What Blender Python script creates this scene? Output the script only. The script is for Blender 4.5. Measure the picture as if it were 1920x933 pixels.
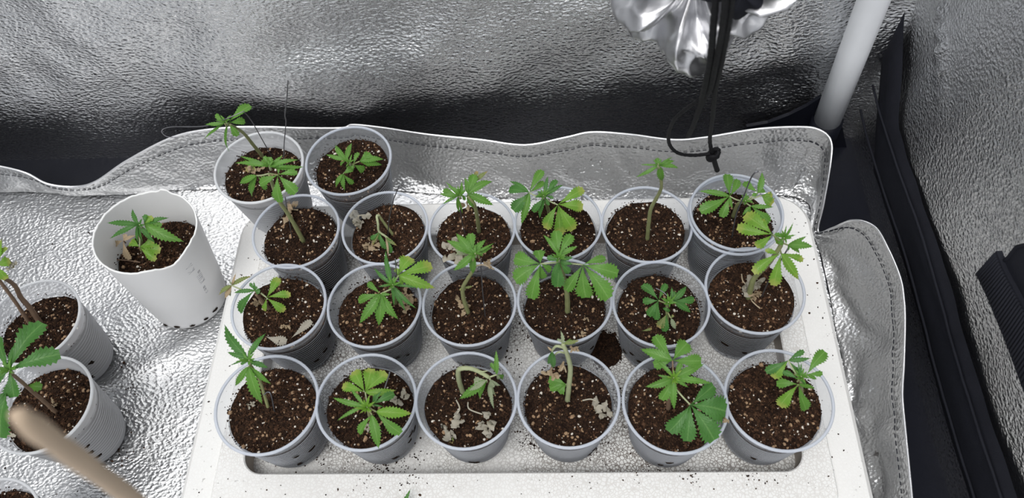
import bpy, math, random
from mathutils import Vector, Matrix, noise as mnoise

scene = bpy.context.scene
for o in list(bpy.data.objects):
    bpy.data.objects.remove(o)
col = scene.collection

# ------------------------------------------------------------------ camera
F = 1443.0                       # focal length in pixels of the 1920 x 933 frame
PITCH, YAW, ROLL = math.radians(58.706), math.radians(5.75), math.radians(-6.058)
CAM = Vector((0.0, 0.0, 0.668))
_R0 = Vector((math.cos(YAW), math.sin(YAW), 0))
FW = Vector((-math.sin(YAW) * math.cos(PITCH), math.cos(YAW) * math.cos(PITCH), -math.sin(PITCH)))
_UP = Vector((-math.sin(YAW) * math.sin(PITCH), math.cos(YAW) * math.sin(PITCH), math.cos(PITCH)))
_c, _s = math.cos(ROLL), math.sin(ROLL)
IR = _R0 * _c + _UP * _s
ID = _R0 * _s - _UP * _c
cam = bpy.data.cameras.new('camera')
cam.sensor_width = 36.0
cam.lens = F / 1920 * 36.0
cam.clip_start = 0.01
cam.dof.use_dof = True
cam.dof.focus_distance = 0.66
cam.dof.aperture_fstop = 9.0
cam_ob = bpy.data.objects.new('camera', cam)
col.objects.link(cam_ob)
m3 = Matrix((IR, -ID, -FW)).transposed()
cam_ob.matrix_world = Matrix.Translation(CAM) @ m3.to_4x4()
scene.camera = cam_ob

# ------------------------------------------------------------------ light
world = bpy.data.worlds.new('daylight')
scene.world = world
world.use_nodes = True
bg = world.node_tree.nodes['Background']
bg.inputs[0].default_value = (0.93, 0.96, 1.0, 1)
bg.inputs[1].default_value = 0.70
sun = bpy.data.lights.new('soft_daylight', 'SUN')
sun.energy = 2.0
sun.angle = math.radians(35)
sun.color = (1.0, 0.985, 0.96)
sun_ob = bpy.data.objects.new('soft_daylight', sun)
col.objects.link(sun_ob)
sun_ob.rotation_euler = Vector((0.22, 0.42, -1.0)).to_track_quat('-Z', 'Y').to_euler()
scene.view_settings.view_transform = 'Standard'
scene.view_settings.look = 'None'
scene.view_settings.gamma = 1.0
scene.view_settings.use_curve_mapping = False
scene.view_settings.exposure = 0.0

rng = random.Random(7)


# ------------------------------------------------------------------ helpers
def ray(u, v):
    return FW + IR * ((u - 960) / F) + ID * ((v - 466.5) / F)


def atz(u, v, z):
    d = ray(u, v)
    return CAM + d * ((z - CAM.z) / d.z)


def aty(u, v, y):
    d = ray(u, v)
    return CAM + d * ((y - CAM.y) / d.y)


def atx(u, v, x):
    d = ray(u, v)
    return CAM + d * ((x - CAM.x) / d.x)


def depth(p):
    return (Vector(p) - CAM).dot(FW)


def make_mesh(name, verts, faces, mats, smooth=True, mi=None, uv=None):
    me = bpy.data.meshes.new(name)
    me.from_pydata([tuple(v) for v in verts], [], faces)
    if not isinstance(mats, (list, tuple)):
        mats = [mats]
    for m in mats:
        me.materials.append(m)
    if smooth:
        me.polygons.foreach_set('use_smooth', [True] * len(me.polygons))
    if mi:
        me.polygons.foreach_set('material_index', mi)
    if uv:
        lay = me.uv_layers.new(name='UVMap')
        vi = [0] * len(me.loops)
        me.loops.foreach_get('vertex_index', vi)
        flat = []
        for i in vi:
            flat += uv[i]
        lay.data.foreach_set('uv', flat)
    me.update()
    return me


def link(name, me, parent=None, matrix=None):
    o = bpy.data.objects.new(name, me)
    col.objects.link(o)
    if parent:
        o.parent = parent
    if matrix is not None:
        o.matrix_local = matrix
    return o


def tag(o, label=None, cat=None, group=None, kind=None):
    if label:
        o['label'] = label
    if cat:
        o['category'] = cat
    if group:
        o['group'] = group
    if kind:
        o['kind'] = kind
    return o


class Thing:
    """Empty at a thing's base; parts given in world coordinates are stored relative to it."""
    def __init__(self, name, label, cat, loc, rot=None, group=None):
        self.e = bpy.data.objects.new(name, None)
        self.e.empty_display_size = 0.01
        col.objects.link(self.e)
        self.m = Matrix.Translation(Vector(loc)) @ (rot.to_4x4() if rot else Matrix.Identity(4))
        self.e.matrix_world = self.m
        self.inv = self.m.inverted()
        tag(self.e, label, cat, group)

    def part(self, name, verts, faces, mats, parent=None, **kw):
        me = make_mesh(name, [self.inv @ Vector(v) for v in verts], faces, mats, **kw)
        return link(name, me, parent or self.e)


def tube(pts, rad, n=8, cap=True):
    """verts, faces of a tube along pts; rad is a number or a list."""
    pts = [Vector(p) for p in pts]
    if not isinstance(rad, (list, tuple)):
        rad = [rad] * len(pts)
    V, Fc = [], []
    a = None
    for i, p in enumerate(pts):
        d = (pts[min(i + 1, len(pts) - 1)] - pts[max(i - 1, 0)]).normalized()
        if a is None:
            a = Vector((.31, .17, .93)) if abs(d.z) < .8 else Vector((.95, .2, .1))
        a = a - d * a.dot(d)
        if a.length < 1e-5:
            a = d.orthogonal()
        a.normalize()
        b = d.cross(a)
        for k in range(n):
            t = 2 * math.pi * k / n
            V.append(p + (a * math.cos(t) + b * math.sin(t)) * rad[i])
    for i in range(len(pts) - 1):
        for k in range(n):
            k2 = (k + 1) % n
            Fc.append((i * n + k, i * n + k2, (i + 1) * n + k2, (i + 1) * n + k))
    if cap:
        Fc.append(tuple(range(n - 1, -1, -1)))
        Fc.append(tuple((len(pts) - 1) * n + k for k in range(n)))
    return V, Fc


def spline(pts, sub=6):
    pts = [Vector(p) for p in pts]
    if len(pts) < 3:
        return [pts[0].lerp(pts[-1], k / sub) for k in range(sub + 1)]
    out = []
    for i in range(len(pts) - 1):
        p0, p1, p2, p3 = pts[max(i - 1, 0)], pts[i], pts[i + 1], pts[min(i + 2, len(pts) - 1)]
        for k in range(sub):
            t = k / sub
            out.append(0.5 * ((2 * p1) + (p2 - p0) * t + (2 * p0 - 5 * p1 + 4 * p2 - p3) * t * t
                              + (3 * p1 - p0 - 3 * p2 + p3) * t ** 3))
    out.append(pts[-1])
    return out


def lathe(profile, n, close_bottom=False):
    V, Fc = [], []
    for r, z in profile:
        for k in range(n):
            t = 2 * math.pi * k / n
            V.append((r * math.cos(t), r * math.sin(t), z))
    for i in range(len(profile) - 1):
        for k in range(n):
            k2 = (k + 1) % n
            Fc.append((i * n + k, i * n + k2, (i + 1) * n + k2, (i + 1) * n + k))
    if close_bottom:
        Fc.append(tuple(range(n - 1, -1, -1)))
    return V, Fc


def box(c, h, rot=None):
    V = []
    for sx in (-1, 1):
        for sy in (-1, 1):
            for sz in (-1, 1):
                v = Vector((sx * h[0], sy * h[1], sz * h[2]))
                if rot is not None:
                    v = rot @ v
                V.append(Vector(c) + v)
    Fc = [(0, 1, 3, 2), (4, 6, 7, 5), (0, 4, 5, 1), (2, 3, 7, 6), (0, 2, 6, 4), (1, 5, 7, 3)]
    return V, Fc


def merge(*vf):
    V, Fc = [], []
    for v, f in vf:
        n = len(V)
        V += list(v)
        Fc += [tuple(i + n for i in x) for x in f]
    return V, Fc


def nz(x, y, z=0.0, s=1.0):
    return mnoise.noise(Vector((x * s, y * s, z * s)))


# ------------------------------------------------------------------ materials
class NT:
    def __init__(self, name):
        self.m = bpy.data.materials.new(name)
        self.m.use_nodes = True
        self.t = self.m.node_tree
        self.t.nodes.clear()
        self.out = self.t.nodes.new('ShaderNodeOutputMaterial')

    def n(self, typ, **kw):
        nd = self.t.nodes.new('ShaderNode' + typ)
        for k, v in kw.items():
            if isinstance(k, str) and hasattr(nd, k):
                setattr(nd, k, v)
        return nd

    def l(self, a, b):
        self.t.links.new(a, b)

    def coords(self, scale=(1, 1, 1), uv=False):
        tc = self.n('TexCoord')
        mp = self.n('Mapping')
        mp.inputs['Scale'].default_value = scale
        self.l(tc.outputs['UV' if uv else 'Object'], mp.inputs['Vector'])
        return mp.outputs[0]

    def noise(self, vec, scale, detail=3, rough=.55):
        nd = self.n('TexNoise')
        nd.inputs['Scale'].default_value = scale
        nd.inputs['Detail'].default_value = detail
        nd.inputs['Roughness'].default_value = rough
        self.l(vec, nd.inputs['Vector'])
        return nd.outputs['Fac']

    def ramp(self, fac, stops):
        nd = self.n('ValToRGB')
        e = nd.color_ramp.elements
        while len(e) < len(stops):
            e.new(0.5)
        for i, (p, c) in enumerate(stops):
            e[i].position = p
            e[i].color = (*c, 1) if len(c) == 3 else c
        self.l(fac, nd.inputs[0])
        return nd.outputs[0]

    def mixc(self, fac, a, b, mode='MIX'):
        nd = self.n('Mix', data_type='RGBA', blend_type=mode)
        for s, v in ((nd.inputs[0], fac), (nd.inputs[6], a), (nd.inputs[7], b)):
            if hasattr(v, 'is_linked'):
                self.l(v, s)
            else:
                s.default_value = v if not isinstance(v, tuple) else (*v, 1)[:4]
        return nd.outputs[2]

    def math(self, op, a, b=None):
        nd = self.n('Math', operation=op)
        for i, v in enumerate((a, b)):
            if v is None:
                continue
            if hasattr(v, 'is_linked'):
                self.l(v, nd.inputs[i])
            else:
                nd.inputs[i].default_value = v
        return nd.outputs[0]

    def bump(self, h, strength, dist):
        nd = self.n('Bump')
        nd.inputs['Strength'].default_value = strength
        nd.inputs['Distance'].default_value = dist
        self.l(h, nd.inputs['Height'])
        return nd.outputs[0]

    def pbr(self, color, rough=.6, metal=0.0, normal=None, spec=.5, **kw):
        b = self.n('BsdfPrincipled')
        for s, v in (('Base Color', color), ('Roughness', rough), ('Metallic', metal)):
            if hasattr(v, 'is_linked'):
                self.l(v, b.inputs[s])
            else:
                b.inputs[s].default_value = (*v, 1) if isinstance(v, tuple) else v
        b.inputs['Specular IOR Level'].default_value = spec
        for k, v in kw.items():
            b.inputs[k].default_value = v
        if normal is not None:
            self.l(normal, b.inputs['Normal'])
        self.l(b.outputs[0], self.out.inputs[0])
        return b


def mat_silver(name, scale=(1, 1, 1), tone=.72, rough=.3, emb=.5, dist=.0012, dirt=0.0):
    t = NT(name)
    v = t.coords(scale)
    vo = t.n('TexVoronoi')
    vo.feature = 'SMOOTH_F1'
    vo.inputs['Scale'].default_value = 330
    vo.inputs['Smoothness'].default_value = .6
    wob = t.noise(v, 90, 2)
    vm = t.n('VectorMath', operation='ADD')
    wv = t.n('VectorMath', operation='SCALE')
    cc = t.n('TexNoise')
    cc.inputs['Scale'].default_value = 60
    t.l(v, cc.inputs['Vector'])
    t.l(cc.outputs['Color'], wv.inputs[0])
    wv.inputs['Scale'].default_value = .006
    t.l(v, vm.inputs[0])
    t.l(wv.outputs[0], vm.inputs[1])
    t.l(vm.outputs[0], vo.inputs['Vector'])
    fine = t.noise(v, 420, 2, .6)
    h = t.math('ADD', vo.outputs['Distance'], t.math('MULTIPLY', fine, .8))
    nrm = t.bump(h, emb, dist)
    big = t.noise(v, 9, 3)
    c = t.mixc(big, (tone * .95, tone * .96, tone * .98), (tone * 1.05, tone * 1.05, tone * 1.05))
    if dirt:
        sp = t.ramp(t.noise(v, 120, 2, .5), [(.72, (0, 0, 0)), (.76, (1, 1, 1))])
        c = t.mixc(t.math('MULTIPLY', sp, dirt), c, (.12, .1, .09))
    t.pbr(c, rough, 1.0, nrm)
    return t.m


def mat_plain(name, color, rough=.6, spec=.5, metal=0.0, var=.12, nscale=60, bump=0.0, bdist=.0006, bscale=300):
    t = NT(name)
    v = t.coords()
    n = t.noise(v, nscale, 3)
    lo = tuple(max(0, x * (1 - var)) for x in color)
    hi = tuple(min(1, x * (1 + var)) for x in color)
    c = t.mixc(n, lo, hi)
    nm = t.bump(t.noise(v, bscale, 3), bump, bdist) if bump else None
    t.pbr(c, rough, metal, nm, spec)
    return t.m


def mat_leaf(name, base, vein, tip=None, rough=.42, spots=0.0):
    t = NT(name)
    v = t.coords(uv=True)
    sx = t.n('SeparateXYZ')
    t.l(v, sx.inputs[0])
    s, tt = sx.outputs[0], t.math('ABSOLUTE', sx.outputs[1])
    # side veins run forward from the midrib
    ph = t.math('SUBTRACT', t.math('MULTIPLY', s, 9.0), t.math('MULTIPLY', tt, 2.6))
    sv = t.math('ABSOLUTE', t.math('SUBTRACT', t.math('FRACT', ph), .5))
    side = t.ramp(sv, [(.0, (1, 1, 1)), (.12, (0, 0, 0))])
    mid = t.ramp(tt, [(.03, (1, 1, 1)), (.1, (0, 0, 0))])
    ob = t.coords()
    n = t.noise(ob, 70, 3)
    c = t.mixc(n, tuple(x * .72 for x in base), tuple(min(1, x * 1.28) for x in base))
    c = t.mixc(t.math('MULTIPLY', side, .5), c, tuple(x * .62 for x in base))
    c = t.mixc(t.math('MULTIPLY', mid, .6), c, vein)
    if tip:
        e = t.math('ADD', s, t.math('MULTIPLY', t.math('SUBTRACT', t.noise(ob, 260, 2), .5), .35))
        c = t.mixc(t.ramp(e, [(.74, (0, 0, 0)), (.98, (1, 1, 1))]), c, tip)
    if spots:
        sp = t.ramp(t.noise(ob, 320, 2), [(.64, (0, 0, 0)), (.7, (1, 1, 1))])
        c = t.mixc(t.math('MULTIPLY', sp, spots), c, (.62, .5, .16))
    nm = t.bump(t.math('SUBTRACT', t.math('MULTIPLY', n, .4), side), .35, .0004)
    b = t.n('BsdfPrincipled')
    t.l(c, b.inputs['Base Color'])
    b.inputs['Roughness'].default_value = rough
    b.inputs['Specular IOR Level'].default_value = .4
    t.l(nm, b.inputs['Normal'])
    tr = t.n('BsdfTranslucent')
    t.l(t.mixc(1.0, c, (1.0, 1.0, .55), 'MULTIPLY'), tr.inputs[0])
    mx = t.n('MixShader')
    mx.inputs[0].default_value = .28
    t.l(b.outputs[0], mx.inputs[1])
    t.l(tr.outputs[0], mx.inputs[2])
    t.l(mx.outputs[0], t.out.inputs[0])
    return t.m


def mat_cup(name, tint=(.80, .83, .88), clear=.95, rough=.18, rib=.58):
    t = NT(name)
    tp = t.n('BsdfTransparent')
    tp.inputs[0].default_value = (.93, .94, .96, 1)
    v = t.coords()
    c = t.mixc(t.noise(v, 40, 3), tuple(x * .94 for x in tint), tint)
    b = t.n('BsdfPrincipled')
    t.l(c, b.inputs['Base Color'])
    b.inputs['Roughness'].default_value = rough
    tl = t.n('BsdfTranslucent')
    t.l(c, tl.inputs[0])
    m1 = t.n('MixShader')
    m1.inputs[0].default_value = .4
    t.l(b.outputs[0], m1.inputs[1])
    t.l(tl.outputs[0], m1.inputs[2])
    lw = t.n('LayerWeight')
    lw.inputs['Blend'].default_value = .35
    fac = t.math('MULTIPLY', t.math('SUBTRACT', 1.0, t.math('MULTIPLY', t.math('POWER', lw.outputs['Facing'], 2.5), .50)), clear)
    if rib:                                             # plastic is thicker and milkier along each moulded rib
        sz = t.n('SeparateXYZ')
        t.l(v, sz.inputs[0])
        fr = t.math('FRACT', t.math('MULTIPLY', t.math('SUBTRACT', sz.outputs[2], .010), 15 / .056))
        on = t.math('MULTIPLY', t.math('GREATER_THAN', sz.outputs[2], .010), t.math('LESS_THAN', sz.outputs[2], .066))
        st = t.ramp(fr, [(.0, (0, 0, 0)), (.12, (1, 1, 1)), (.34, (1, 1, 1)), (.55, (0, 0, 0))])
        fac = t.math('MULTIPLY', fac, t.math('SUBTRACT', 1.0, t.math('MULTIPLY', t.math('MULTIPLY', st, on), rib)))
        fac = t.math('MULTIPLY', fac, t.math('SUBTRACT', 1.0, t.math('MULTIPLY', t.math('GREATER_THAN', sz.outputs[2], .0695), .10)))
    m2 = t.n('MixShader')
    t.l(fac, m2.inputs[0])
    t.l(m1.outputs[0], m2.inputs[1])
    t.l(tp.outputs[0], m2.inputs[2])
    t.l(m2.outputs[0], t.out.inputs[0])
    return t.m


def mat_foam(name, dirt=.5, cell=.5, line=(.42, .37, .33), lo=.35):
    t = NT(name)
    v = t.coords()
    vo = t.n('TexVoronoi')
    vo.feature = 'DISTANCE_TO_EDGE'
    vo.inputs['Scale'].default_value = 360
    t.l(v, vo.inputs['Vector'])
    edge = t.ramp(vo.outputs['Distance'], [(.02, (1, 1, 1)), (.16, (0, 0, 0))])
    patch = t.ramp(t.noise(v, 14, 3), [(.35, (lo, lo, lo)), (.65, (1, 1, 1))])
    c = t.mixc(t.noise(v, 8, 2), (.84, .83, .81), (.88, .88, .87))
    c = t.mixc(t.math('MULTIPLY', t.math('MULTIPLY', edge, patch), cell), c, line)
    sp = t.ramp(t.noise(v, 260, 3, .6), [(.66, (0, 0, 0)), (.7, (1, 1, 1))])
    pz = t.ramp(t.noise(v, 18, 3), [(.42, (0, 0, 0)), (.62, (1, 1, 1))])
    c = t.mixc(t.math('MULTIPLY', t.math('MULTIPLY', sp, pz), dirt), c, (.07, .05, .04))
    nm = t.bump(vo.outputs['Distance'], .25, .0008)
    t.pbr(c, .75, 0, nm, .25)
    return t.m


M = {
    'wall': mat_silver('mylar_wall', (.75, 1, 1.25), .84, .27, .8, .0013),
    'liner': mat_silver('mylar_liner', (.85, 1.2, 1), .65, .34, .72, .0012, .7),
    'satin': mat_plain('silver_satin', (.66, .66, .68), .38, metal=1.0, var=.05, bump=.15, bscale=500),
    'hem': mat_plain('silver_hem', (.82, .82, .84), .3, metal=1.0, var=.08, bump=.3),
    'black_vinyl': mat_plain('black_vinyl', (.008, .009, .015), .45, spec=.22, var=.2, bump=.3, bscale=330),
    'black_cloth': mat_plain('black_cloth', (.016, .017, .024), .8, spec=.2, var=.25, bump=.5, bscale=900),
    'black_cord': mat_plain('black_cord', (.009, .009, .011), .7, spec=.3, var=.3, bump=.8, bscale=700),
    'pole': mat_plain('white_pole', (.90, .92, .96), .35, var=.03),
    'foam': mat_foam('foam', .5, .38),
    'foam_smooth': mat_foam('foam_flange', .45, .06),
    'foam_floor': mat_foam('foam_recess', .95, .9, (.16, .13, .11), .15),
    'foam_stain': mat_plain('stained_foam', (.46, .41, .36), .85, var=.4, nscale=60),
    'cup': mat_cup('frosted_plastic'),
    'cup_rim': mat_cup('plastic_rim', (.86, .90, .98), .30, .2, 0),
    'cup_white': mat_cup('milky_plastic', (.93, .94, .97), .45, .3, .5),
    'cup_white_rim': mat_cup('milky_rim', (.94, .95, .97), .08, .3, 0),
    'pot_white': mat_plain('white_plastic', (.86, .86, .87), .45, var=.03, nscale=30),
    'pot_edge': mat_plain('cut_plastic_edge', (.93, .93, .93), .6, var=.02),
    'ink': mat_plain('ink', (.42, .42, .46), .6),
    'hole': mat_plain('soil_in_hole', (.018, .012, .009), .9, spec=.1, var=.4, nscale=600),
    'soil': mat_plain('soil', (.030, .017, .011), .95, spec=.12, var=.6, nscale=350, bump=.8, bdist=.001, bscale=600),
    'crumb_a': mat_plain('crumb_dark', (.020, .011, .008), .95, spec=.12, var=.5, nscale=250),
    'crumb_b': mat_plain('crumb_brown', (.052, .027, .016), .95, spec=.12, var=.5, nscale=250),
    'crumb_c': mat_plain('crumb_rust', (.10, .052, .030), .9, spec=.15, var=.4, nscale=250),
    'pebble': mat_plain('pebble_tan', (.33, .21, .12), .7, var=.5, nscale=160),
    'perlite': mat_plain('perlite', (.72, .66, .58), .8, var=.25, nscale=200),
    'stem': mat_plain('green_stem', (.27, .29, .13), .5, var=.25, nscale=150),
    'stem_pale': mat_plain('pale_stem', (.37, .41, .23), .5, var=.2, nscale=150),
    'stem_brown': mat_plain('woody_stem', (.20, .13, .085), .6, var=.3, nscale=150),
    'wire': mat_plain('grey_wire', (.22, .22, .24), .4, metal=.8, var=.1),
    'wood': mat_plain('pale_wood', (.56, .43, .31), .7, var=.15, nscale=40),
    'g': mat_leaf('leaf_green', (.125, .30, .045), (.24, .42, .12)),
    'd': mat_leaf('leaf_dark', (.072, .215, .042), (.17, .34, .10)),
    'y': mat_leaf('leaf_light', (.18, .37, .040), (.32, .48, .12), (.36, .42, .09)),
    's': mat_leaf('leaf_spotted', (.16, .34, .045), (.30, .46, .13), (.40, .42, .10), spots=.7),
    'p': mat_leaf('leaf_pale', (.34, .40, .25), (.55, .58, .42), rough=.6),
    'o': mat_leaf('leaf_olive', (.22, .27, .09), (.40, .42, .2), (.42, .30, .12), rough=.6),
    't': mat_leaf('leaf_dry', (.50, .38, .25), (.62, .52, .38), rough=.8),
    'w': mat_leaf('leaf_dry_grey', (.52, .48, .40), (.62, .58, .48), rough=.8),
}

# ------------------------------------------------------------------ tent
WY, WX, WL = 0.538, 0.325, -0.95


def grid(nu, nv, fn):
    V = [fn(i / nu, j / nv) for j in range(nv + 1) for i in range(nu + 1)]
    w = nu + 1
    Fc = [(j * w + i, j * w + i + 1, (j + 1) * w + i + 1, (j + 1) * w + i) for j in range(nv) for i in range(nu)]
    return V, Fc


def struct(name, vf, mat, parent=None, label=None, smooth=True):
    o = link(name, make_mesh(name, vf[0], vf[1], mat, smooth=smooth), parent)
    if not parent:
        o['kind'] = 'structure'
    if label:
        o['label'] = label
    return o


def wall_back_pt(a, b):
    x = WL + (WX + .03 - WL) * a
    z = 1.26 * b - .01
    fold = .010 * nz(x, z, 3, 5) + .007 * nz(x * .5 + z, z * 1.4 - x, 7, 9) + .0025 * nz(x, z, 1, 28)
    d = (x + z * .6)
    fold += .004 * math.exp(-((d - .28) / .012) ** 2) - .003 * math.exp(-((x - z * .9 + .25) / .014) ** 2)
    return (x, WY + fold * min(1, b * 9 + .2), z)


CR0, CR1 = atx(1762, 0, WX), atx(1768, 225, WX)


def wall_right_pt(a, b):
    y = WY + .03 - 1.33 * a
    z = 1.26 * b - .01
    fold = .006 * nz(y, z * .35, 5, 6) + .002 * nz(y, z * .5, 1, 22)
    k = (z - CR1.z) / (CR0.z - CR1.z)
    if k > -.1:                                          # crease added to the side wall to imitate a streak of reflected light
        yc = CR1.y + (CR0.y - CR1.y) * k
        fold -= .006 * math.exp(-((y - yc) / .007) ** 2) * min(1, max(0, k + .1) * 1.5)
    return (WX + fold * min(1, b * 9 + .2), y, z)


wb = struct('wall_back', grid(150, 130, wall_back_pt), M['wall'], label='silver embossed reflective back wall of the tent')
wr = struct('wall_right', grid(420, 140, wall_right_pt), M['wall'], label='silver embossed reflective side wall of the tent on the right')
struct('wall_left', grid(40, 40, lambda a, b: (WL + .006 * nz(a, b, 2, 6), WY - 1.3 * a, 1.26 * b - .01)), M['wall'], label='silver reflective side wall of the tent on the left')
struct('floor', grid(4, 4, lambda a, b: (WL - .03 + (WX - WL + .06) * a, WY + .03 - 1.36 * b, -.004)), M['black_vinyl'], label='black vinyl floor of the tent')


def slab(poly, normal, thick):
    """closed slab from a list of points, extruded along normal"""
    n = len(poly)
    nv = Vector(normal).normalized() * thick
    V = [Vector(p) for p in poly] + [Vector(p) + nv for p in poly]
    Fc = [tuple(range(n - 1, -1, -1)), tuple(range(n, 2 * n))]
    Fc += [(i, (i + 1) % n, n + (i + 1) % n, n + i) for i in range(n)]
    return V, Fc


# black fabric band sewn along the foot of the right wall
def band_pt(a, b):
    y = .545 - 1.30 * a
    wv = .003 * math.sin(y * 23) + .002 * nz(y, 0, 3, 30)
    z0, z1 = .037 + wv, .100 + wv * .6 + .004 * nz(y, 5, 0, 18)
    z = z0 + (z1 - z0) * b
    out = .004 + .004 * math.sin(math.pi * b) ** .6 + .0015 * nz(y, b, 9, 25)
    if a < .06:
        z += (.06 - a) * 1.2
    return (WX - out, y, z)


struct('seam_band', grid(160, 8, band_pt), M['black_cloth'], wr, 'black fabric band')
for zz, nm in ((.052, 'band_seam'), (.088, 'band_seam')):
    pts = [(WX - .0085, .53 - 1.25 * k / 90, zz + .003 * math.sin((.53 - 1.25 * k / 90) * 23) + .0012 * nz(k, 2, 0, .7)) for k in range(91)]
    struct(nm, tube(pts, .0012, 6), M['black_cloth'], wr)
# black flap of the back wall next to the corner pole
fl = [aty(u, v, WY - .012) for u, v in [(1395, 262), (1400, 238), (1440, 231), (1480, 216), (1512, 200), (1540, 182), (1575, 215), (1590, 290), (1500, 300)]]
struct('corner_flap', slab(fl, (0, 1, 0), .004), M['black_vinyl'], wb, smooth=False)

# corner pole
A_, B_ = aty(1638, 0, .515), aty(1555, 215, .520)
d_ = (A_ - B_).normalized()
top_, bot_ = B_ + d_ * ((1.2 - B_.z) / d_.z), B_ + d_ * ((.0 - B_.z) / d_.z)
t = Thing('tent_pole', 'white upright tube standing in the corner of the silver tent', 'pole', bot_)
v, f = tube([bot_.lerp(top_, k / 8) for k in range(9)], .0132, 28)
t.part('tube', v, f, M['pole'])
v, f = tube([bot_, bot_ + d_ * .05], .0155, 24)
t.part('foot_sleeve', v, f, M['black_vinyl'])

# ------------------------------------------------------------------ floor liner with a standing edge
edge = [(-330, 300, .07, -.86, .49), (-200, 310, .07, -.78, .49), (-60, 305, .06, -.64, .49), (0, 312, .055, -.585, .49), (50, 325, .05, -.54, .487), (90, 345, .04, -.505, .485),
        (140, 350, .035, -.475, .485), (180, 340, .04, -.45, .485), (240, 300, .055, -.42, .487), (330, 255, .070, -.37, .487),
        (420, 240, .075, -.325, .487), (500, 238, .070, -.285, .490), (560, 240, .065, -.250, .490), (640, 240, .060, -.21, .487),
        (662, 234, .062, -.20, .485), (720, 240, .065, -.17, .48), (800, 252, .07, -.125, .474), (900, 262, .07, -.075, .469),
        (985, 272, .07, -.025, .466), (1060, 258, .075, .012, .465), (1110, 248, .08, .04, .465), (1180, 252, .08, .075, .464),
        (1260, 262, .075, .115, .463), (1320, 258, .078, .145, .463), (1420, 242, .08, .195, .462), (1500, 238, .08, .235, .462),
        (1535, 243, .08, .252, .459), (1557, 262, .075, .262, .452), (1558, 300, .065, .264, .445), (1545, 380, .035, .262, .43),
        (1534, 434, .012, .260, .418), (1560, 428, .03, .262, .405), (1600, 413, .055, .264, .39), (1640, 425, .065, .264, .372),
        (1665, 465, .07, .264, .35), (1688, 520, .07, .263, .325), (1695, 560, .07, .262, .305), (1697, 600, .07, .262, .285),
        (1695, 680, .068, .261, .25), (1692, 740, .064, .260, .222), (1697, 800, .060, .259, .195), (1710, 933, .055, .257, .14),
        (1722, 1060, .055, .256, .09), (1750, 1300, .055, .256, .01), (1790, 1700, .055, .256, -.09)]
base_c = spline([(e[3], e[4], .0015) for e in edge], 8)
top_c = spline([atz(e[0], e[1], e[2]) for e in edge], 8)
NC, NR = len(base_c), 14


def lip_pt(i, t):
    b, tp = base_c[i], top_c[i]
    ctrl = Vector((b.x + (tp.x - b.x) * .75, b.y + (tp.y - b.y) * .75, b.z + .10 * (tp.z - b.z)))
    p = b * (1 - t) ** 2 + ctrl * 2 * t * (1 - t) + tp * t * t
    w = math.sin(math.pi * min(1, t * 1.05)) ** .8
    k = i / NC
    amp = .0065 * nz(b.x, b.y, t * .05, 16) + .0034 * (1 - 2.4 * abs(nz(b.x + t * .03, b.y, t * .06, 30)))
    p = p + Vector((nz(b.x, b.y, 4, 30) * .3, -1, .45)) * amp * w * (1 if b.x < .25 else .4) \
        + (Vector((-1, 0, .4)) * ((.007 * nz(b.y + t * .05, t * .12, 2, 26) + .0045 * (1 - 2.4 * abs(nz(b.y + t * .05, t * .05, 7, 30)))) * w) if b.x >= .25 else Vector((0, 0, 0)))
    return p


liner = Thing('floor_liner', 'silver embossed floor liner sheet with a wavy standing stitched edge', 'liner', (-.3, .2, 0))


def yback(x):
    pts = [(e[3], e[4]) for e in edge[:26]]
    if x <= pts[0][0]:
        return pts[0][1]
    for (x0, y0), (x1, y1) in zip(pts, pts[1:]):
        if x0 <= x <= x1:
            return y0 + (y1 - y0) * (x - x0) / (x1 - x0)
    return .459


def floor_pt(a, b):
    x = -.9 + (.2635 + .9) * a
    y = -.5 + (yback(x) + .004 + .5) * b
    z = .0012 * nz(x, y, 0, 14) + .0006 * nz(x, y, 3, 40)
    if x < -.3:                                        # creases of the loose sheet on the left
        k = min(1, (-.3 - x) / .05)
        for off, sl, wd, am in ((.245, -.55, .016, .0045), (.11, -.62, .02, .004), (.33, -.35, .013, .003), (.43, .25, .012, .003), (.02, -.5, .02, .004)):
            dd = y - off + sl * (x + .45)
            z += k * am * math.exp(-(dd / wd) ** 2) * (.6 + .8 * nz(x, y, 6, 9))
    return (x, y, z)


v, f = grid(150, 130, floor_pt)
liner.part('floor_sheet', v, f, M['liner'])
V, Fc, mi = [], [], []
for i in range(NC):
    for j in range(NR + 1):
        V.append(lip_pt(i, j / NR))
nf = len(V)
for i in range(NC):
    bdir = (base_c[min(i + 1, NC - 1)] - base_c[max(i - 1, 0)])
    out = Vector((-bdir.y, bdir.x, 0)).normalized()
    for j in range(NR + 1):
        V.append(V[i * (NR + 1) + j] + out * .0013 + Vector((0, 0, -.0006)))
W = NR + 1
for i in range(NC - 1):
    for j in range(NR):
        a = i * W + j
        Fc.append((a, a + W, a + W + 1, a + 1)); mi.append(0)
        Fc.append((nf + a, nf + a + 1, nf + a + W + 1, nf + a + W)); mi.append(1)
liner.part('standing_edge', V, Fc, [M['liner'], M['black_vinyl']], mi=mi)
hem_pts = [lip_pt(i, 1.0) for i in range(0, NC)]
v, f = tube(hem_pts, .0013, 6)
liner.part('hem', v, f, M['hem'])
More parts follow.
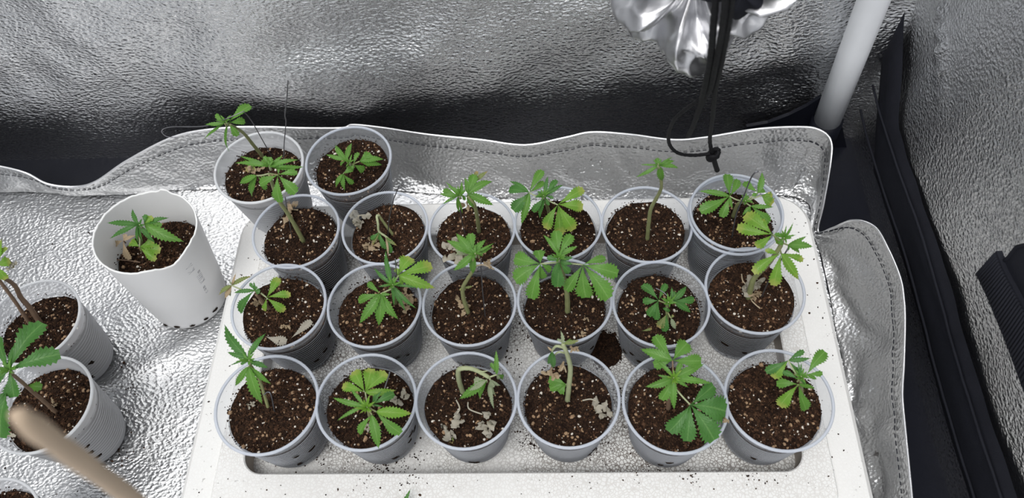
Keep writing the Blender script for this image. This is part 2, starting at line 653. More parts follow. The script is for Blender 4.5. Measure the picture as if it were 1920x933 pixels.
# dashed stitching a little below the hem
V, Fc = [], []
acc, prev, on = 0.0, None, []
dense = []
for i in range(NC - 1):
    for k in range(8):
        a, b = lip_pt(i, .865), lip_pt(i + 1, .865)
        dense.append(a.lerp(b, k / 8))
acc = 0
seg = [dense[0]]
stitches = []
for p, q in zip(dense, dense[1:]):
    L = (q - p).length
    acc += L
    ph = acc % .0062
    if ph < .0044:
        seg.append(q)
    else:
        if len(seg) > 1:
            stitches.append((seg[0], seg[-1]))
        seg = []
up_off = Vector((0, -.0009, .0009))
for a, b in stitches:
    if (b - a).length < .0008 or (b - a).length > .01:
        continue
    off = up_off if a.x < .25 else Vector((-.0009, 0, .0009))
    tv, tf = tube([a + off, b + off], .00055, 4)
    n = len(V)
    V += tv
    Fc += [tuple(i + n for i in x) for x in tf]
liner.part('stitching', V, Fc, M['black_cloth'], smooth=False)['kind'] = 'stuff'

# ------------------------------------------------------------------ foam lid
FZ0, FZ1, FZ2, FZR = .0025, .036, .044, .022


def rrect(x0, x1, y0, y1, r, z, n=10):
    P = []
    for cx, cy, a0 in ((x1 - r, y1 - r, 0), (x0 + r, y1 - r, 90), (x0 + r, y0 + r, 180), (x1 - r, y0 + r, 270)):
        for k in range(n + 1):
            a = math.radians(a0 + 90 * k / n)
            P.append((cx + r * math.cos(a), cy + r * math.sin(a), z))
    return P


def loops_mesh(loops, cap_first=True, cap_last=True):
    n = len(loops[0])
    V = [p for l in loops for p in l]
    Fc = []
    for i in range(len(loops) - 1):
        for k in range(n):
            k2 = (k + 1) % n
            Fc.append((i * n + k, i * n + k2, (i + 1) * n + k2, (i + 1) * n + k))
    if cap_first:
        Fc.append(tuple(range(n - 1, -1, -1)))
    if cap_last:
        Fc.append(tuple((len(loops) - 1) * n + k for k in range(n)))
    return V, Fc


foam = Thing('foam_lid', 'white foam box lid lying flat as a tray under the clear cups', 'foam tray', (-.03, .26, 0))
ox0, ox1, oy0, oy1 = -.311, .249, .085, .440
px0, px1, py0, py1 = -.281, .219, .132, .4045
qx0, qx1, qy0, qy1 = -.259, .197, .167, .3955
v, f = loops_mesh([rrect(ox0, ox1, oy0, oy1, .035, FZ0), rrect(ox0, ox1, oy0, oy1, .035, FZ1 - .004),
                   rrect(ox0 + .004, ox1 - .004, oy0 + .004, oy1 - .004, .031, FZ1),
                   rrect(px0, px1, py0, py1, .02, FZ1)], True, False)
foam.part('flange', v, f, M['foam_smooth'], smooth=False)
v, f = loops_mesh([rrect(px0, px1, py0, py1, .02, FZ1), rrect(px0, px1, py0, py1, .02, FZ2 - .001), rrect(px0 + .001, px1 - .001, py0 + .001, py1 - .001, .019, FZ2),
                   rrect(qx0 - .001, qx1 + .001, qy0 - .001, qy1 + .001, .017, FZ2), rrect(qx0, qx1, qy0, qy1, .016, FZ2 - .001)], False, False)
foam.part('raised_frame', v, f, M['foam'], smooth=False)
v, f = loops_mesh([rrect(qx0, qx1, qy0, qy1, .016, FZ2 - .001), rrect(qx0, qx1, qy0, qy1, .016, FZR)], False, False)
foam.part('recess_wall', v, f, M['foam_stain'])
v, f = loops_mesh([rrect(qx0, qx1, qy0, qy1, .016, FZR)], False, True)
foam.part('recess_floor', v, f, M['foam_floor'], smooth=False)


def crumb_mesh(pts, name, mats, size=(.0006, .0022), seed=3):
    r = random.Random(seed)
    V, Fc, mi = [], [], []
    octf = [(0, 2, 4), (2, 1, 4), (1, 3, 4), (3, 0, 4), (2, 0, 5), (1, 2, 5), (3, 1, 5), (0, 3, 5)]
    for p in pts:
        s = r.uniform(*size) * (1 if r.random() < .85 else 1.7)
        q = Matrix.Rotation(r.uniform(0, 6.28), 3, Vector((r.uniform(-1, 1), r.uniform(-1, 1), r.uniform(-1, 1))).normalized())
        n = len(V)
        ax = (s, s * r.uniform(.5, 1.1), s * r.uniform(.4, .9))
        for d in ((1, 0, 0), (-1, 0, 0), (0, 1, 0), (0, -1, 0), (0, 0, 1), (0, 0, -1)):
            V.append(Vector(p) + q @ Vector((d[0] * ax[0], d[1] * ax[1], d[2] * ax[2])))
        Fc += [tuple(i + n for i in x) for x in octf]
        mi += [r.randrange(len(mats))] * 8
    return V, Fc, mi


pts = []
rr = random.Random(11)
clusters = [(rr.uniform(qx0 + .01, qx1 - .01), rr.uniform(qy0 + .003, qy1 - .02), rr.uniform(.008, .022)) for _ in range(34)]
clusters += [(.066, .232, .010)] * 6 + [(-.145, .185, .016)] * 3 + [(-.02, .20, .012)] * 2 + [(.085, .185, .012)] * 3
for cx, cy, s in clusters:
    for _ in range(48):
        x, y = rr.gauss(cx, s * .6), rr.gauss(cy, s * .5)
        if qx0 + .003 < x < qx1 - .003 and qy0 + .003 < y < qy1 - .003:
            pts.append((x, y, FZR + .0004))
for _ in range(70):
    x, y = rr.uniform(px0, px1), rr.uniform(py0, qy0)
    pts.append((x, y, FZ2 + .0003))
for cx in (-.155, -.118, .108, .15):
    for _ in range(14):
        pts.append((rr.gauss(cx, .006), min(qy0 - .002, rr.gauss(.160, .004)), FZ2 + .0003))
for _ in range(90):
    x, y = rr.choice((rr.uniform(ox0 + .006, px0), rr.uniform(px1, ox1 - .006))), rr.uniform(.12, .42)
    pts.append((x, y, FZ1 + .0003))
v, f, mi = crumb_mesh(pts, 'c', [0, 1], (.0003, .0010))
foam.part('soil_crumbs', v, f, [M['crumb_a'], M['crumb_b']], mi=mi, smooth=False)['kind'] = 'stuff'
# a heap of spilled soil between two cups of the middle row
hp = atz(1135, 655, FZR)
V, Fc = grid(14, 14, lambda a, b: (hp.x + (a - .5) * .034, hp.y + (b - .5) * .04,
             FZR - .001 + .006 * max(0, 1 - ((a - .5) ** 2 + (b - .5) ** 2) * 4.2) * (.7 + .6 * nz(a, b, 2, 6))))
hc = []
for _ in range(420):
    a, q = rr.uniform(0, 6.283), math.sqrt(rr.random())
    hc.append((hp.x + .0165 * q * math.cos(a), hp.y + .0195 * q * math.sin(a), FZR + .0052 * max(0, 1 - 1.02 * q * q)))
cv, cf, cm = crumb_mesh(hc, 'c', [0, 1], (.0004, .0015), 21)
nb = len(Fc)
V, Fc = merge((V, Fc), (cv, cf))
heap = link('spilled_soil', make_mesh('spilled_soil', V, Fc, [M['crumb_a'], M['crumb_b'], M['soil']], mi=[2] * nb + cm, smooth=False))
tag(heap, 'small dark heap of spilled soil on the foam between two clear cups', 'soil', kind='stuff')
pts = [(-.33 - abs(rr.gauss(0, .13)), rr.uniform(.1, .45), .003) for _ in range(90)]
lf = [atz(245, 730, .003)] * 25 + [atz(225, 850, .003)] * 40 + [atz(230, 690, .003)] * 12
pts += [(p.x + rr.gauss(0, .006), p.y + rr.gauss(0, .008), .003) for p in lf]
v, f, mi = crumb_mesh(pts, 'c', [0, 1], (.0004, .0012), 5)
liner.part('soil_crumbs', v, f, [M['crumb_a'], M['crumb_b']], mi=mi, smooth=False)['kind'] = 'stuff'

# ------------------------------------------------------------------ cups and soil (shared meshes)
CR, CB, CH = .0388, .0275, .083


def cup_profile(ribs=True):
    P = [(0.0005, .0018), (CB * .82, .0018), (CB * .9, .0), (CB * .97, .0004), (CB, .002)]
    z0, z1 = .010, .066
    P.append((CB + (CR - CB) * z0 / CH * .93, z0 - .001))
    n = 15
    for k in range(n):
        za = z0 + (z1 - z0) * k / n
        ra = CB + (CR - CB) * za / CH * .93
        dz = (z1 - z0) / n
        P += [(ra, za), (ra + .0012, za + dz * .22), (ra + .0013, za + dz * .42), (ra + .0002, za + dz * .92)]
    rz = CB + (CR - CB) * z1 / CH * .93
    P += [(rz, z1), (rz + .0001, .0695), (rz + .0011, .0705), (CR - .0003, .0815), (CR, CH)]
    return P


v, f = lathe(cup_profile(), 56)
ME_CUP = make_mesh('cup', v, f, M['cup'])
ME_CUPW = make_mesh('cup', v, f, M['cup_white'])
rp = []
for k in range(11):
    a = math.radians(-150 + 300 * k / 10)
    rp.append((CR + .0010 + .00125 * math.cos(a), CH - .0004 + .00125 * math.sin(a)))
rp.append(rp[0])
v, f = lathe(rp, 56)
ME_RIM = make_mesh('rim', v, f, M['cup_rim'])
ME_RIMW = make_mesh('rim', v, f, M['cup_white_rim'])
SZ = .0665                                              # soil surface in a cup of full height


def soil_variant(seed):
    r = random.Random(seed)
    rs = CB + (CR - CB) * SZ / CH * .93 - .0008
    tx, ty = r.uniform(-.09, .09), r.uniform(-.09, .09)

    def hgt(x, y):
        return SZ + tx * x + ty * y + .0022 * nz(x, y, seed, 70) + .0016 * nz(x, y, seed + 5, 190)
    V, Fc = [(0, 0, hgt(0, 0))], []
    nr, na = 14, 44
    for i in range(1, nr + 1):
        for k in range(na):
            a = 2 * math.pi * k / na
            q = rs * i / nr
            x, y = q * math.cos(a), q * math.sin(a)
            V.append((x, y, hgt(x, y)))
    for k in range(na):
        Fc.append((0, 1 + k, 1 + (k + 1) % na))
    for i in range(nr - 1):
        for k in range(na):
            k2 = (k + 1) % na
            Fc.append((1 + i * na + k, 1 + i * na + k2, 1 + (i + 1) * na + k2, 1 + (i + 1) * na + k)[::-1][::-1])
    last = 1 + (nr - 1) * na
    for z, rad in ((.045, None), (.025, None), (.008, None), (.003, CB * .86)):
        b0 = len(V)
        for k in range(na):
            a = 2 * math.pi * k / na
            q = rad or (CB + (CR - CB) * z / CH * .93 - .0007)
            q -= .0006 * abs(nz(a * 3, z * 200, seed, 1.3))
            V.append((q * math.cos(a), q * math.sin(a), z))
        for k in range(na):
            k2 = (k + 1) % na
            Fc.append((last + k, last + k2, b0 + k2, b0 + k))
        last = b0
    Fc.append(tuple(last + k for k in range(na)))
    body = make_mesh('soil', V, Fc, M['soil'])
    # grains
    octf = [(0, 2, 4), (2, 1, 4), (1, 3, 4), (3, 0, 4), (2, 0, 5), (1, 2, 5), (3, 1, 5), (0, 3, 5)]
    ph = (1 + 5 ** .5) / 2
    icov = [(-1, ph, 0), (1, ph, 0), (-1, -ph, 0), (1, -ph, 0), (0, -1, ph), (0, 1, ph), (0, -1, -ph), (0, 1, -ph), (ph, 0, -1), (ph, 0, 1), (-ph, 0, -1), (-ph, 0, 1)]
    icof = [(0, 11, 5), (0, 5, 1), (0, 1, 7), (0, 7, 10), (0, 10, 11), (1, 5, 9), (5, 11, 4), (11, 10, 2), (10, 7, 6), (7, 1, 8), (3, 9, 4), (3, 4, 2), (3, 2, 6), (3, 6, 8), (3, 8, 9), (4, 9, 5), (2, 4, 11), (6, 2, 10), (8, 6, 7), (9, 8, 1)]
    V, Fc, mi = [], [], []

    def put(kind):
        q = rs * math.sqrt(r.random()) * .985
        a = r.uniform(0, 6.2832)
        x, y = q * math.cos(a), q * math.sin(a)
        rot = Matrix.Rotation(r.uniform(0, 6.28), 3, Vector((r.uniform(-1, 1), r.uniform(-1, 1), r.uniform(-1, 1))).normalized())
        n = len(V)
        if kind == 0:
            s = r.uniform(.0003, .0011) * (1.9 if r.random() < .12 else 1)
            ax = (s * r.uniform(.8, 1.6), s * r.uniform(.5, 1), s * r.uniform(.4, .9))
            p = Vector((x, y, hgt(x, y) + s * .35))
            for d in ((1, 0, 0), (-1, 0, 0), (0, 1, 0), (0, -1, 0), (0, 0, 1), (0, 0, -1)):
                V.append(p + rot @ Vector((d[0] * ax[0], d[1] * ax[1], d[2] * ax[2])))
            Fc.extend(tuple(i + n for i in t_) for t_ in octf)
            m = r.choices((0, 1, 2), (5, 3.2, 1.1) if seed < 4 else (3, 3.6, 2.4))[0]
            mi.extend([m] * 8)
        else:
            s = (r.uniform(.0004, .0014) if kind == 1 else r.uniform(.0003, .0010)) / 1.9
            s *= 1.5 if r.random() < .15 else 1
            ax = (s * r.uniform(.9, 1.5), s, s * r.uniform(.6, .95))
            p = Vector((x, y, hgt(x, y) + s * .9))
            for d in icov:
                V.append(p + rot @ Vector((d[0] * ax[0], d[1] * ax[1], d[2] * ax[2])))
            Fc.extend(tuple(i + n for i in t_) for t_ in icof)
            mi.extend([3 if kind == 1 else 4] * 20)
    for _ in range(3600):
        put(0)
    for _ in range(75):
        put(1)
    for _ in range(70):
        put(2)
    # crumbs stuck to the cup wall above the soil
    for _ in range(90):
        a = r.gauss(r.choice((1.6, 2.6, 3.4, 5.0)), .35)
        z = SZ + abs(r.gauss(0, .0028))
        q = CB + (CR - CB) * z / CH * .93 - .0006
        s = r.uniform(.0003, .0009)
        n = len(V)
        p = Vector((q * math.cos(a), q * math.sin(a), z))
        for d in ((1, 0, 0), (-1, 0, 0), (0, 1, 0), (0, -1, 0), (0, 0, 1), (0, 0, -1)):
            V.append(p + Vector(d) * s)
        Fc.extend(tuple(i + n for i in t_) for t_ in octf)
        mi.extend([r.choice((0, 1))] * 8)
    grains = make_mesh('soil_grains', V, Fc, [M['crumb_a'], M['crumb_b'], M['crumb_c'], M['pebble'], M['perlite']], mi=mi, smooth=False)
    return body, grains


SOIL = [soil_variant(s) for s in (1, 2, 3, 4, 5)]


def hole_mesh(seed):
    r = random.Random(seed)
    n = 11
    P = [(0, 0, .0011)]
    el = r.uniform(1.2, 1.9)
    for ring, zz in ((.6, .001), (1, -.0002)):
        for k in range(n):
            a = 2 * math.pi * k / n
            q = .0024 * ring * r.uniform(.55, 1.25)
            P.append((q * el * math.cos(a), q * math.sin(a), zz))
    Fc = [(0, 1 + k, 1 + (k + 1) % n) for k in range(n)]
    Fc += [(1 + k, 1 + n + k, 1 + n + (k + 1) % n, 1 + (k + 1) % n) for k in range(n)]
    return make_mesh('drainage_hole', P, Fc, M['hole'], smooth=False)


HOLES = [hole_mesh(s) for s in range(6)]


def add_cup(th, sx, sz, var, white=False, holes=(), rot=0.0):
    """cup > rim, drainage_hole and soil > soil_grains under a Thing; returns world z of the soil"""
    S = Matrix.Diagonal((sx, sx, sz, 1))
    cup = link('cup', ME_CUPW if white else ME_CUP, th.e, S)
    link('rim', ME_RIMW if white else ME_RIM, cup)
    for i, (ang, z) in enumerate(holes):
        a = math.radians(ang)
        rad = CB + (CR - CB) * z / CH * .93 + .0007
        nrm = Vector((math.cos(a), math.sin(a), -.12)).normalized()
        tx = Vector((-math.sin(a), math.cos(a), 0))
        mt = Matrix((tx, nrm.cross(tx), nrm)).transposed()
        mt = mt @ Matrix.Rotation(rng.uniform(-.9, .9), 3, 'Z')
        link('drainage_hole', HOLES[rng.randrange(6)], cup, Matrix.Translation((nrm.x * rad, nrm.y * rad, z)) @ mt.to_4x4())
    b, g = SOIL[var]
    so = link('soil', b, th.e, S @ Matrix.Rotation(rot, 4, 'Z'))
    link('soil_grains', g, so)['kind'] = 'stuff'
    return (th.m @ Vector((0, 0, SZ * sz))).z


# ------------------------------------------------------------------ leaves
def leaflet_mesh(b, tp, w, mat, cut, arch, inv, r):
    d = tp - b
    L = d.length
    dn = d / L
    n0 = Vector((r.uniform(-.15, .15), -.4 + r.uniform(-.15, .15), 1)).normalized()
    wd = dn.cross(n0)
    if wd.length < .15:
        wd = dn.cross(Vector((.6, -.6, .3)))
    wd.normalize()
    nn = wd.cross(dn)
    if nn.z < 0:
        nn = -nn
    teeth = max(4, min(11, int(L / .0019)))
    rows = teeth * 2
    sway = r.uniform(-.05, .05) * L
    V, uv, Fc = [], [], []
    for i in range(rows + 1):
        s = i / rows
        if cut:
            e = (min(1, s / .68) ** 1.25) * (1 - max(0, (s - .78) / .22) ** 2.6 * .50)
        else:
            e = (math.sin(math.pi * min(1, s ** .82)) ** .9) * (1.04 - .12 * s)
        e = max(e, .03 if s < .98 else (.5 if cut else .0))
        tooth = 1.04 if i % 2 == 0 else .74
        hw = .5 * w * e * (tooth if 0 < i < rows else 1)
        back = -.25 * L / rows if i % 2 else .2 * L / rows
        mid = b + d * s + nn * (arch * L * math.sin(math.pi * s)) + wd * sway * math.sin(math.pi * s)
        for k, tt in enumerate((-1, -.5, 0, .5, 1)):
            lift = (abs(tt) ** 1.3) * hw * .30 + .05 * w * math.sin(s * 11 + k * 1.7) * abs(tt)
            p = mid + wd * (hw * tt) + nn * lift + dn * (back * abs(tt) + (-.10 * w * abs(tt) if not cut else 0) * s)
            V.append(inv @ p)
            uv.append((s, tt))
    for i in range(rows):
        for k in range(4):
            a = i * 5 + k
            Fc.append((a, a + 1, a + 6, a + 5))
    return make_mesh('leaflet', V, Fc, mat, uv=uv)


def crumpled(th, name, pts3, size, mat, seed, parent=None, curl=1.0):
    """a dry shrivelled leaf: a few twisted ribbons around a centre"""
    r = random.Random(seed)
    V, Fc = [], []
    c = Vector(pts3)
    for q in range(6):
        a0 = r.uniform(0, 6.28)
        n = len(V)
        ln = size * r.uniform(.7, 1.2)
        p = c + Vector((r.uniform(-.35, .35), r.uniform(-.35, .35), 0)) * size * .5
        hd = a0
        pit = r.uniform(-.3, .5)
        N = 9
        for i in range(N):
            s = i / (N - 1)
            hd += r.uniform(-.9, .9) * curl
            pit += r.uniform(-.8, .8)
            dv = Vector((math.cos(hd) * math.cos(pit), math.sin(hd) * math.cos(pit), math.sin(pit) * .7))
            p = p + dv * ln / N
            if p.z < c.z - .0006:
                p.z = c.z
            sd = Vector((-math.sin(hd), math.cos(hd), math.sin(i * 1.3 + q) * 1.1)).normalized()
            ww = size * .20 * math.sin(math.pi * (.12 + .8 * s)) * r.uniform(.7, 1.3)
            V += [p - sd * ww, p + Vector((0, 0, ww * .5)), p + sd * ww]
        for i in range(N - 1):
            for k in range(2):
                a = n + i * 3 + k
                Fc.append((a, a + 1, a + 4, a + 3))
    uv = [(.5, .4)] * len(V)
    return th.part(name, V, Fc, mat, parent=parent, uv=uv)


class Plant:
    def __init__(self, th, zs, x0, y0, s, seed):
        self.th, self.zs, self.x0, self.y0, self.s = th, zs, x0, y0, s
        self.r = random.Random(seed)

    def at(self, x, y, h):
        return atz(self.x0 + x / self.s, self.y0 + y / self.s, self.zs + h * .01)

    def m(self, px, p):
        return px / self.s * depth(p) / F

    def stem(self, pts, rad=(.0019, .0012), mat='stem', name='stem'):
        P = spline([self.at(*p) for p in pts], 6)
        n = len(P)
        R = [rad[0] + (rad[1] - rad[0]) * i / (n - 1) for i in range(n)]
        R = [q * (1 + .06 * math.sin(i * 2.1)) for i, q in enumerate(R)]
        P[0] = P[0] - Vector((0, 0, .003)) if pts[0][2] <= .01 else P[0]
        v, f = tube(P, R, 10)
        return self.th.part(name, v, f, M[mat])

    def wire(self, pts, rad=.00045):
        P = spline([self.at(*p) for p in pts], 6)
        if pts[0][2] <= .01:
            P[0] = P[0] - Vector((0, 0, .006))
        v, f = tube(P, rad, 6)
        return self.th.part('support_wire', v, f, M['wire'])

    def leaf(self, nx, ny, h, tips, mat='g', pet=None, pmat='stem', arch=.07):
        node = self.at(nx, ny, h)
        if pet:
            q = [self.at(*p) for p in pet] + [node]
        else:
            q = [node - Vector((0, 0, .004)), node]
        P = spline(q, 5)
        v, f = tube(P, [.00075 - .0002 * i / len(P) for i in range(len(P))], 6)
        lf = self.th.part('leaf', v, f, M[pmat])
        for tpl in tips:
            tx, ty, dh = tpl[:3]
            tip = self.at(tx, ty, h + dh)
            b = node
            L = (tip - b).length
            px = tpl[3] if len(tpl) > 3 else None
            w = self.m(px, tip) * 1.1 if px else .32 * L
            mm = tpl[4] if len(tpl) > 4 else mat
            if w < .0016:
                w = .0016
            cut = w / L > .35
            me = leaflet_mesh(b, tip, w, M[mm], cut, arch * self.r.uniform(.5, 1.4), self.th.inv, self.r)
            link('leaflet', me, lf)
        return lf

    def bud(self, x, y, h, n=8, size=.0085, mat='g'):
        c = self.at(x, y, h)
        v, f = tube([c - Vector((0, 0, .004)), c + Vector((0, 0, .001))], [.0012, .0006], 6)
        bd = self.th.part('bud', v, f, M['stem_pale'])
        for k in range(n):
            a = 6.283 * k / n + self.r.uniform(-.3, .3)
            tip = c + Vector((math.cos(a) * .8, math.sin(a) * .8, self.r.uniform(.2, .9))) * size * self.r.uniform(.7, 1.2)
            me = leaflet_mesh(c, tip, size * .24, M[mat], False, .1, self.th.inv, self.r)
            link('leaflet', me, bd)

    def dry(self, x, y, h, size_px, mat='t', stalk=None, curl=1.0):
        c = self.at(x, y, h + .12)
        o = crumpled(self.th, 'dry_leaf', c, self.m(size_px, c) * 1.15, M[mat], self.r.randrange(9999), curl=curl)
        if stalk:
            P = spline([self.at(*p) for p in stalk], 6)
            v, f = tube(P, .0006, 6)
            self.th.part('stalk', v, f, M[mat], parent=o)
        return o

    def flat_dry(self, x0, y0, x1, y1, w, h=.1, mat='w'):
        a, b = self.at(x0, y0, h), self.at(x1, y1, h)
        me = leaflet_mesh(a, b, self.m(w, a), M[mat], True, .03, self.th.inv, self.r)
        return link('dry_leaf', me, self.th.e)


GRP = 'seedlings in clear ribbed cups on the foam lid'


def pot(name, label, x, y, r, z0, H, var, holes=None, white=False, group=GRP, base=None, seed=0):
    if base is not None:
        axis = (Vector((x, y, z0 + H)) - Vector((base[0], base[1], z0))).normalized()
        rot = Vector((0, 0, 1)).rotation_difference(axis).to_matrix()
        th = Thing(name, label, 'potted plant', (base[0], base[1], z0 + .0012), rot, group)
    else:
        th = Thing(name, label, 'potted plant', (x, y, z0), None, group)
    rr_ = random.Random(seed * 13 + 5)
    if holes is None:
        n = rr_.choice((2, 3, 3, 4))
        holes = [(-90 + (-55 if x > .05 else 55 if x < -.1 else 0) * .5 + rr_.uniform(-60, 60), rr_.uniform(.012, .046)) for _ in range(n)]
    zs = add_cup(th, r / .0411, H / CH, var, white, holes, rr_.uniform(0, 6.28))
    return th, zs


def tray(key, label, x, y, r, var, H=.083, seed=0, holes=None):
    return pot('potted_seedling', label, x, y, r, FZR, H, var, holes, seed=seed)


# ---- back pair, standing on the back of the foam flange
th, zs = pot('potted_seedling', "milky ribbed cup at the far back left, leaning seedling with two tall wires", -.2679, .4285, .0418, FZ1, .079, 0, [], True, 'seedlings at the back by the standing liner edge', seed=1)
p = Plant(th, zs, 380, 180, 4.24, 1)
p.stem([(475, 478, 0), (400, 385, 3.5), (320, 290, 6.5), (215, 225, 8.5)], (.0018, .0011))
p.leaf(205, 212, 8.6, [(378, 75, 0, 80), (335, 200, -.5, 66), (280, 315, -1, 58), (210, 445, -3, 30)])
p.leaf(175, 215, 8.8, [(15, 225, 0, 36), (10, 340, -1.5, 28), (105, 145, .3, 40)])
p.bud(185, 205, 8.8, 6)
p.wire([(550, 480, 0), (470, 340, 4), (390, 200, 7.5), (325, 120, 9.5)])
p.wire([(640, 600, 0), (648, 380, 5.5), (662, 210, 9), (654, 150, 10.5), (668, 30, 13), (678, -125, 16)])
p.wire([(330, 120, 9.5), (150, 195, 9), (0, 240, 7), (-250, 245, 4.5), (-325, 275, 4), (-290, 320, 4), (-200, 330, 4)], .0004)
p.flat_dry(420, 540, 350, 600, 60, .4, 'o')
p.dry(400, 600, .2, 90, 't')
p.flat_dry(330, 500, 420, 600, 45, .3, 'y')

th, zs = pot('potted_seedling', "clear cup behind the back row, short sprawling seedling close to the liner edge", -.1851, .4337, .0402, FZ1, .079, 1, [], False, 'seedlings at the back by the standing liner edge', seed=2)
p = Plant(th, zs, 560, 230, 4.91, 2)
p.stem([(500, 430, 0), (490, 400, 1.3), (480, 380, 2.4)], (.0014, .001))
p.leaf(440, 345, 2.5, [(335, 200, 0, 52), (490, 182, .1, 50), (248, 290, 0, 42), (385, 390, -.5, 30)], 'g')
p.leaf(505, 385, 2.7, [(550, 275, .4, 45), (600, 440, -1, 70), (490, 420, -.2, 40)], 'g')
p.leaf(560, 355, 2.9, [(665, 290, 0, 80), (790, 335, -.4, 62), (775, 388, -1, 55), (670, 380, -.6, 60)], 'g', pet=[(490, 385, 2.4)])
p.leaf(410, 470, 2.0, [(340, 600, -1, 45), (425, 628, -1.2, 44), (500, 560, -1, 50), (495, 415, .1, 70)], 'g', pet=[(480, 400, 2.0)])
p.bud(470, 370, 2.7, 6)

# ---- first row on the foam
th, zs = tray('r11', "clear cup at the left end of the foam's back row, tall leaning drooping seedling", -.2262, .3643, .0393, 2, seed=3)
p = Plant(th, zs, 380, 180, 4.24, 3)
p.stem([(801, 1153, 0), (700, 970, 3.8), (590, 800, 7.2), (530, 620, 10)], (.0021, .0013))
p.leaf(600, 628, 10.4, [(455, 700, -.5, 78), (615, 842, -1.5, 90), (742, 770, -1, 95), (752, 610, 0, 55), (605, 570, .3, 24)], pet=[(530, 615, 10)])
p.leaf(535, 560, 10.8, [(255, 530, 0, 40), (290, 475, .2, 30), (640, 468, .3, 32), (808, 562, -.8, 45), (765, 505, 0, 40), (705, 572, -.3, 30), (490, 480, .5, 45), (535, 485, .5, 50)])
p.leaf(430, 632, 9.6, [(288, 695, -1, 58), (392, 802, -2.5, 60), (485, 742, -2, 66)], 'g', pet=[(530, 615, 10), (480, 628, 10)], pmat='stem_pale')
p.bud(530, 560, 11, 7, mat='g')
p.dry(690, 930, .6, 130, 't', stalk=[(760, 905, .4), (700, 900, .5)])
p.wire([(712, 1132, 0), (690, 1000, 3), (665, 860, 6), (655, 800, 7.5)])

th, zs = tray('r12', "clear cup with a collapsed wilted seedling and one slanting wire, second in back row", -.1467, .3659, .0387, 3, seed=4)
p = Plant(th, zs, 640, 350, 6.219, 4)
p.stem([(605, 560, 0), (520, 450, 1.2), (440, 340, 2.4)], (.0014, .0012), 'stem')
p.stem([(440, 335, 2.5), (415, 345, 2.6), (428, 430, 2.2), (440, 520, 1.5), (520, 580, 1.1), (585, 640, .8)], (.0013, .0009), 'stem_pale')
p.leaf(445, 525, 1.5, [(345, 610, -.5, 55), (360, 695, -1, 45, 'o'), (450, 620, -.6, 50), (520, 720, -1, 70)], 'd', pmat='stem_pale')
p.leaf(520, 590, 1.2, [(570, 770, -.9, 75), (655, 690, -.6, 45, 'o'), (590, 660, -.4, 45), (550, 820, -1, 28, 't')], 'd', pmat='stem_pale')
p.dry(240, 380, .3, 200, 'w', stalk=[(340, 330, .5), (240, 330, .6), (150, 350, .3)], curl=.6)
p.dry(330, 640, .3, 150, 't', curl=.7)
p.dry(300, 720, .1, 90, 't', curl=.5)
p.wire([(545, 580, 0), (555, 400, 3), (600, 180, 6.5), (640, 70, 8.5), (680, -20, 10)])

th, zs = tray('r13', "clear cup with a straight-stemmed bushy pale-tipped seedling, third in the back row", -.0696, .3623, .0385, 4, seed=5)
p = Plant(th, zs, 800, 300, 7.775, 5)
p.stem([(762, 1042, 0), (735, 820, 4.2), (690, 640, 6.8), (600, 520, 7.8)], (.0019, .0013), 'stem')
p.leaf(600, 492, 8, [(555, 250, .3, 75), (700, 215, .5, 140), (970, 300, 0, 125), (985, 660, -1, 125), (690, 705, -1.5, 75)], 'g')
p.leaf(455, 522, 8, [(178, 488, 0, 75), (240, 440, 0, 85), (268, 310, .4, 34), (225, 648, -.5, 42), (480, 765, -2, 45), (525, 785, -2.5, 28)], 'g')
p.leaf(690, 310, 7.9, [(895, 155, .3, 70), (780, 245, .1, 50), (735, 165, .3, 62, 'o')], 'o')
p.leaf(490, 480, 8.3, [(450, 360, .5, 34), (515, 300, .8, 44), (560, 580, -.6, 50), (300, 380, .2, 60)], 'g')
p.bud(485, 515, 8.4, 9)
p.dry(570, 650, 6.0, 120, 't', curl=.5)
p.wire([(565, 1085, 0), (512, 880, 3), (488, 680, 6)])

th, zs = tray('r14', "clear cup with broad yellow-spotted leaves, behind the largest seedling", .0056, .3668, .0387, 0, seed=6)
p = Plant(th, zs, 940, 310, 6.665, 6)
p.stem([(600, 600, 0), (570, 500, 2.5), (540, 400, 4.8)], (.0018, .0012))
p.leaf(348, 340, 5, [(512, 62, .5, 112), (530, 205, 0, 78), (95, 190, -.3, 60, 'd'), (100, 300, -.5, 120, 'd'), (150, 560, -1, 165, 'd'), (248, 745, -2, 100)], 'g', pet=[(540, 400, 4.8), (430, 380, 5)], pmat='stem_pale')
p.leaf(705, 490, 4.8, [(1025, 295, .3, 130), (1018, 520, -.3, 155), (900, 805, -1.5, 165), (735, 860, -2, 160, 's'), (560, 790, -1.5, 140, 's')], 'y', pet=[(545, 410, 4.8), (630, 460, 4.9)], pmat='stem_pale')
p.leaf(545, 378, 5.5, [(582, 125, .6, 56), (692, 185, .4, 80), (780, 238, .2, 60), (478, 668, -2, 66), (395, 575, -1, 90), (650, 408, 0, 44), (595, 495, -.5, 44), (405, 398, 0, 34), (430, 320, .2, 34)], 'd')
p.bud(530, 385, 5.7, 9)

th, zs = tray('r15', "clear cup with a tall bare stem topped by one small star of leaves", .082, .3635, .0397, 1, seed=7)
p = Plant(th, zs, 1180, 280, 5.183, 7)
p.stem([(175, 870, 0), (190, 700, 3.2), (212, 570, 5.4), (290, 425, 8), (312, 335, 9.6), (285, 160, 12.2)], (.0019, .0011), 'stem')
p.leaf(285, 155, 12.3, [(58, 272, -.8, 40), (100, 148, 0, 17), (268, 85, .2, 48), (425, 72, .3, 15), (445, 108, 0, 50), (485, 182, -.3, 50), (325, 308, -2, 72)], 'g')
p.bud(280, 150, 12.4, 5, .006)

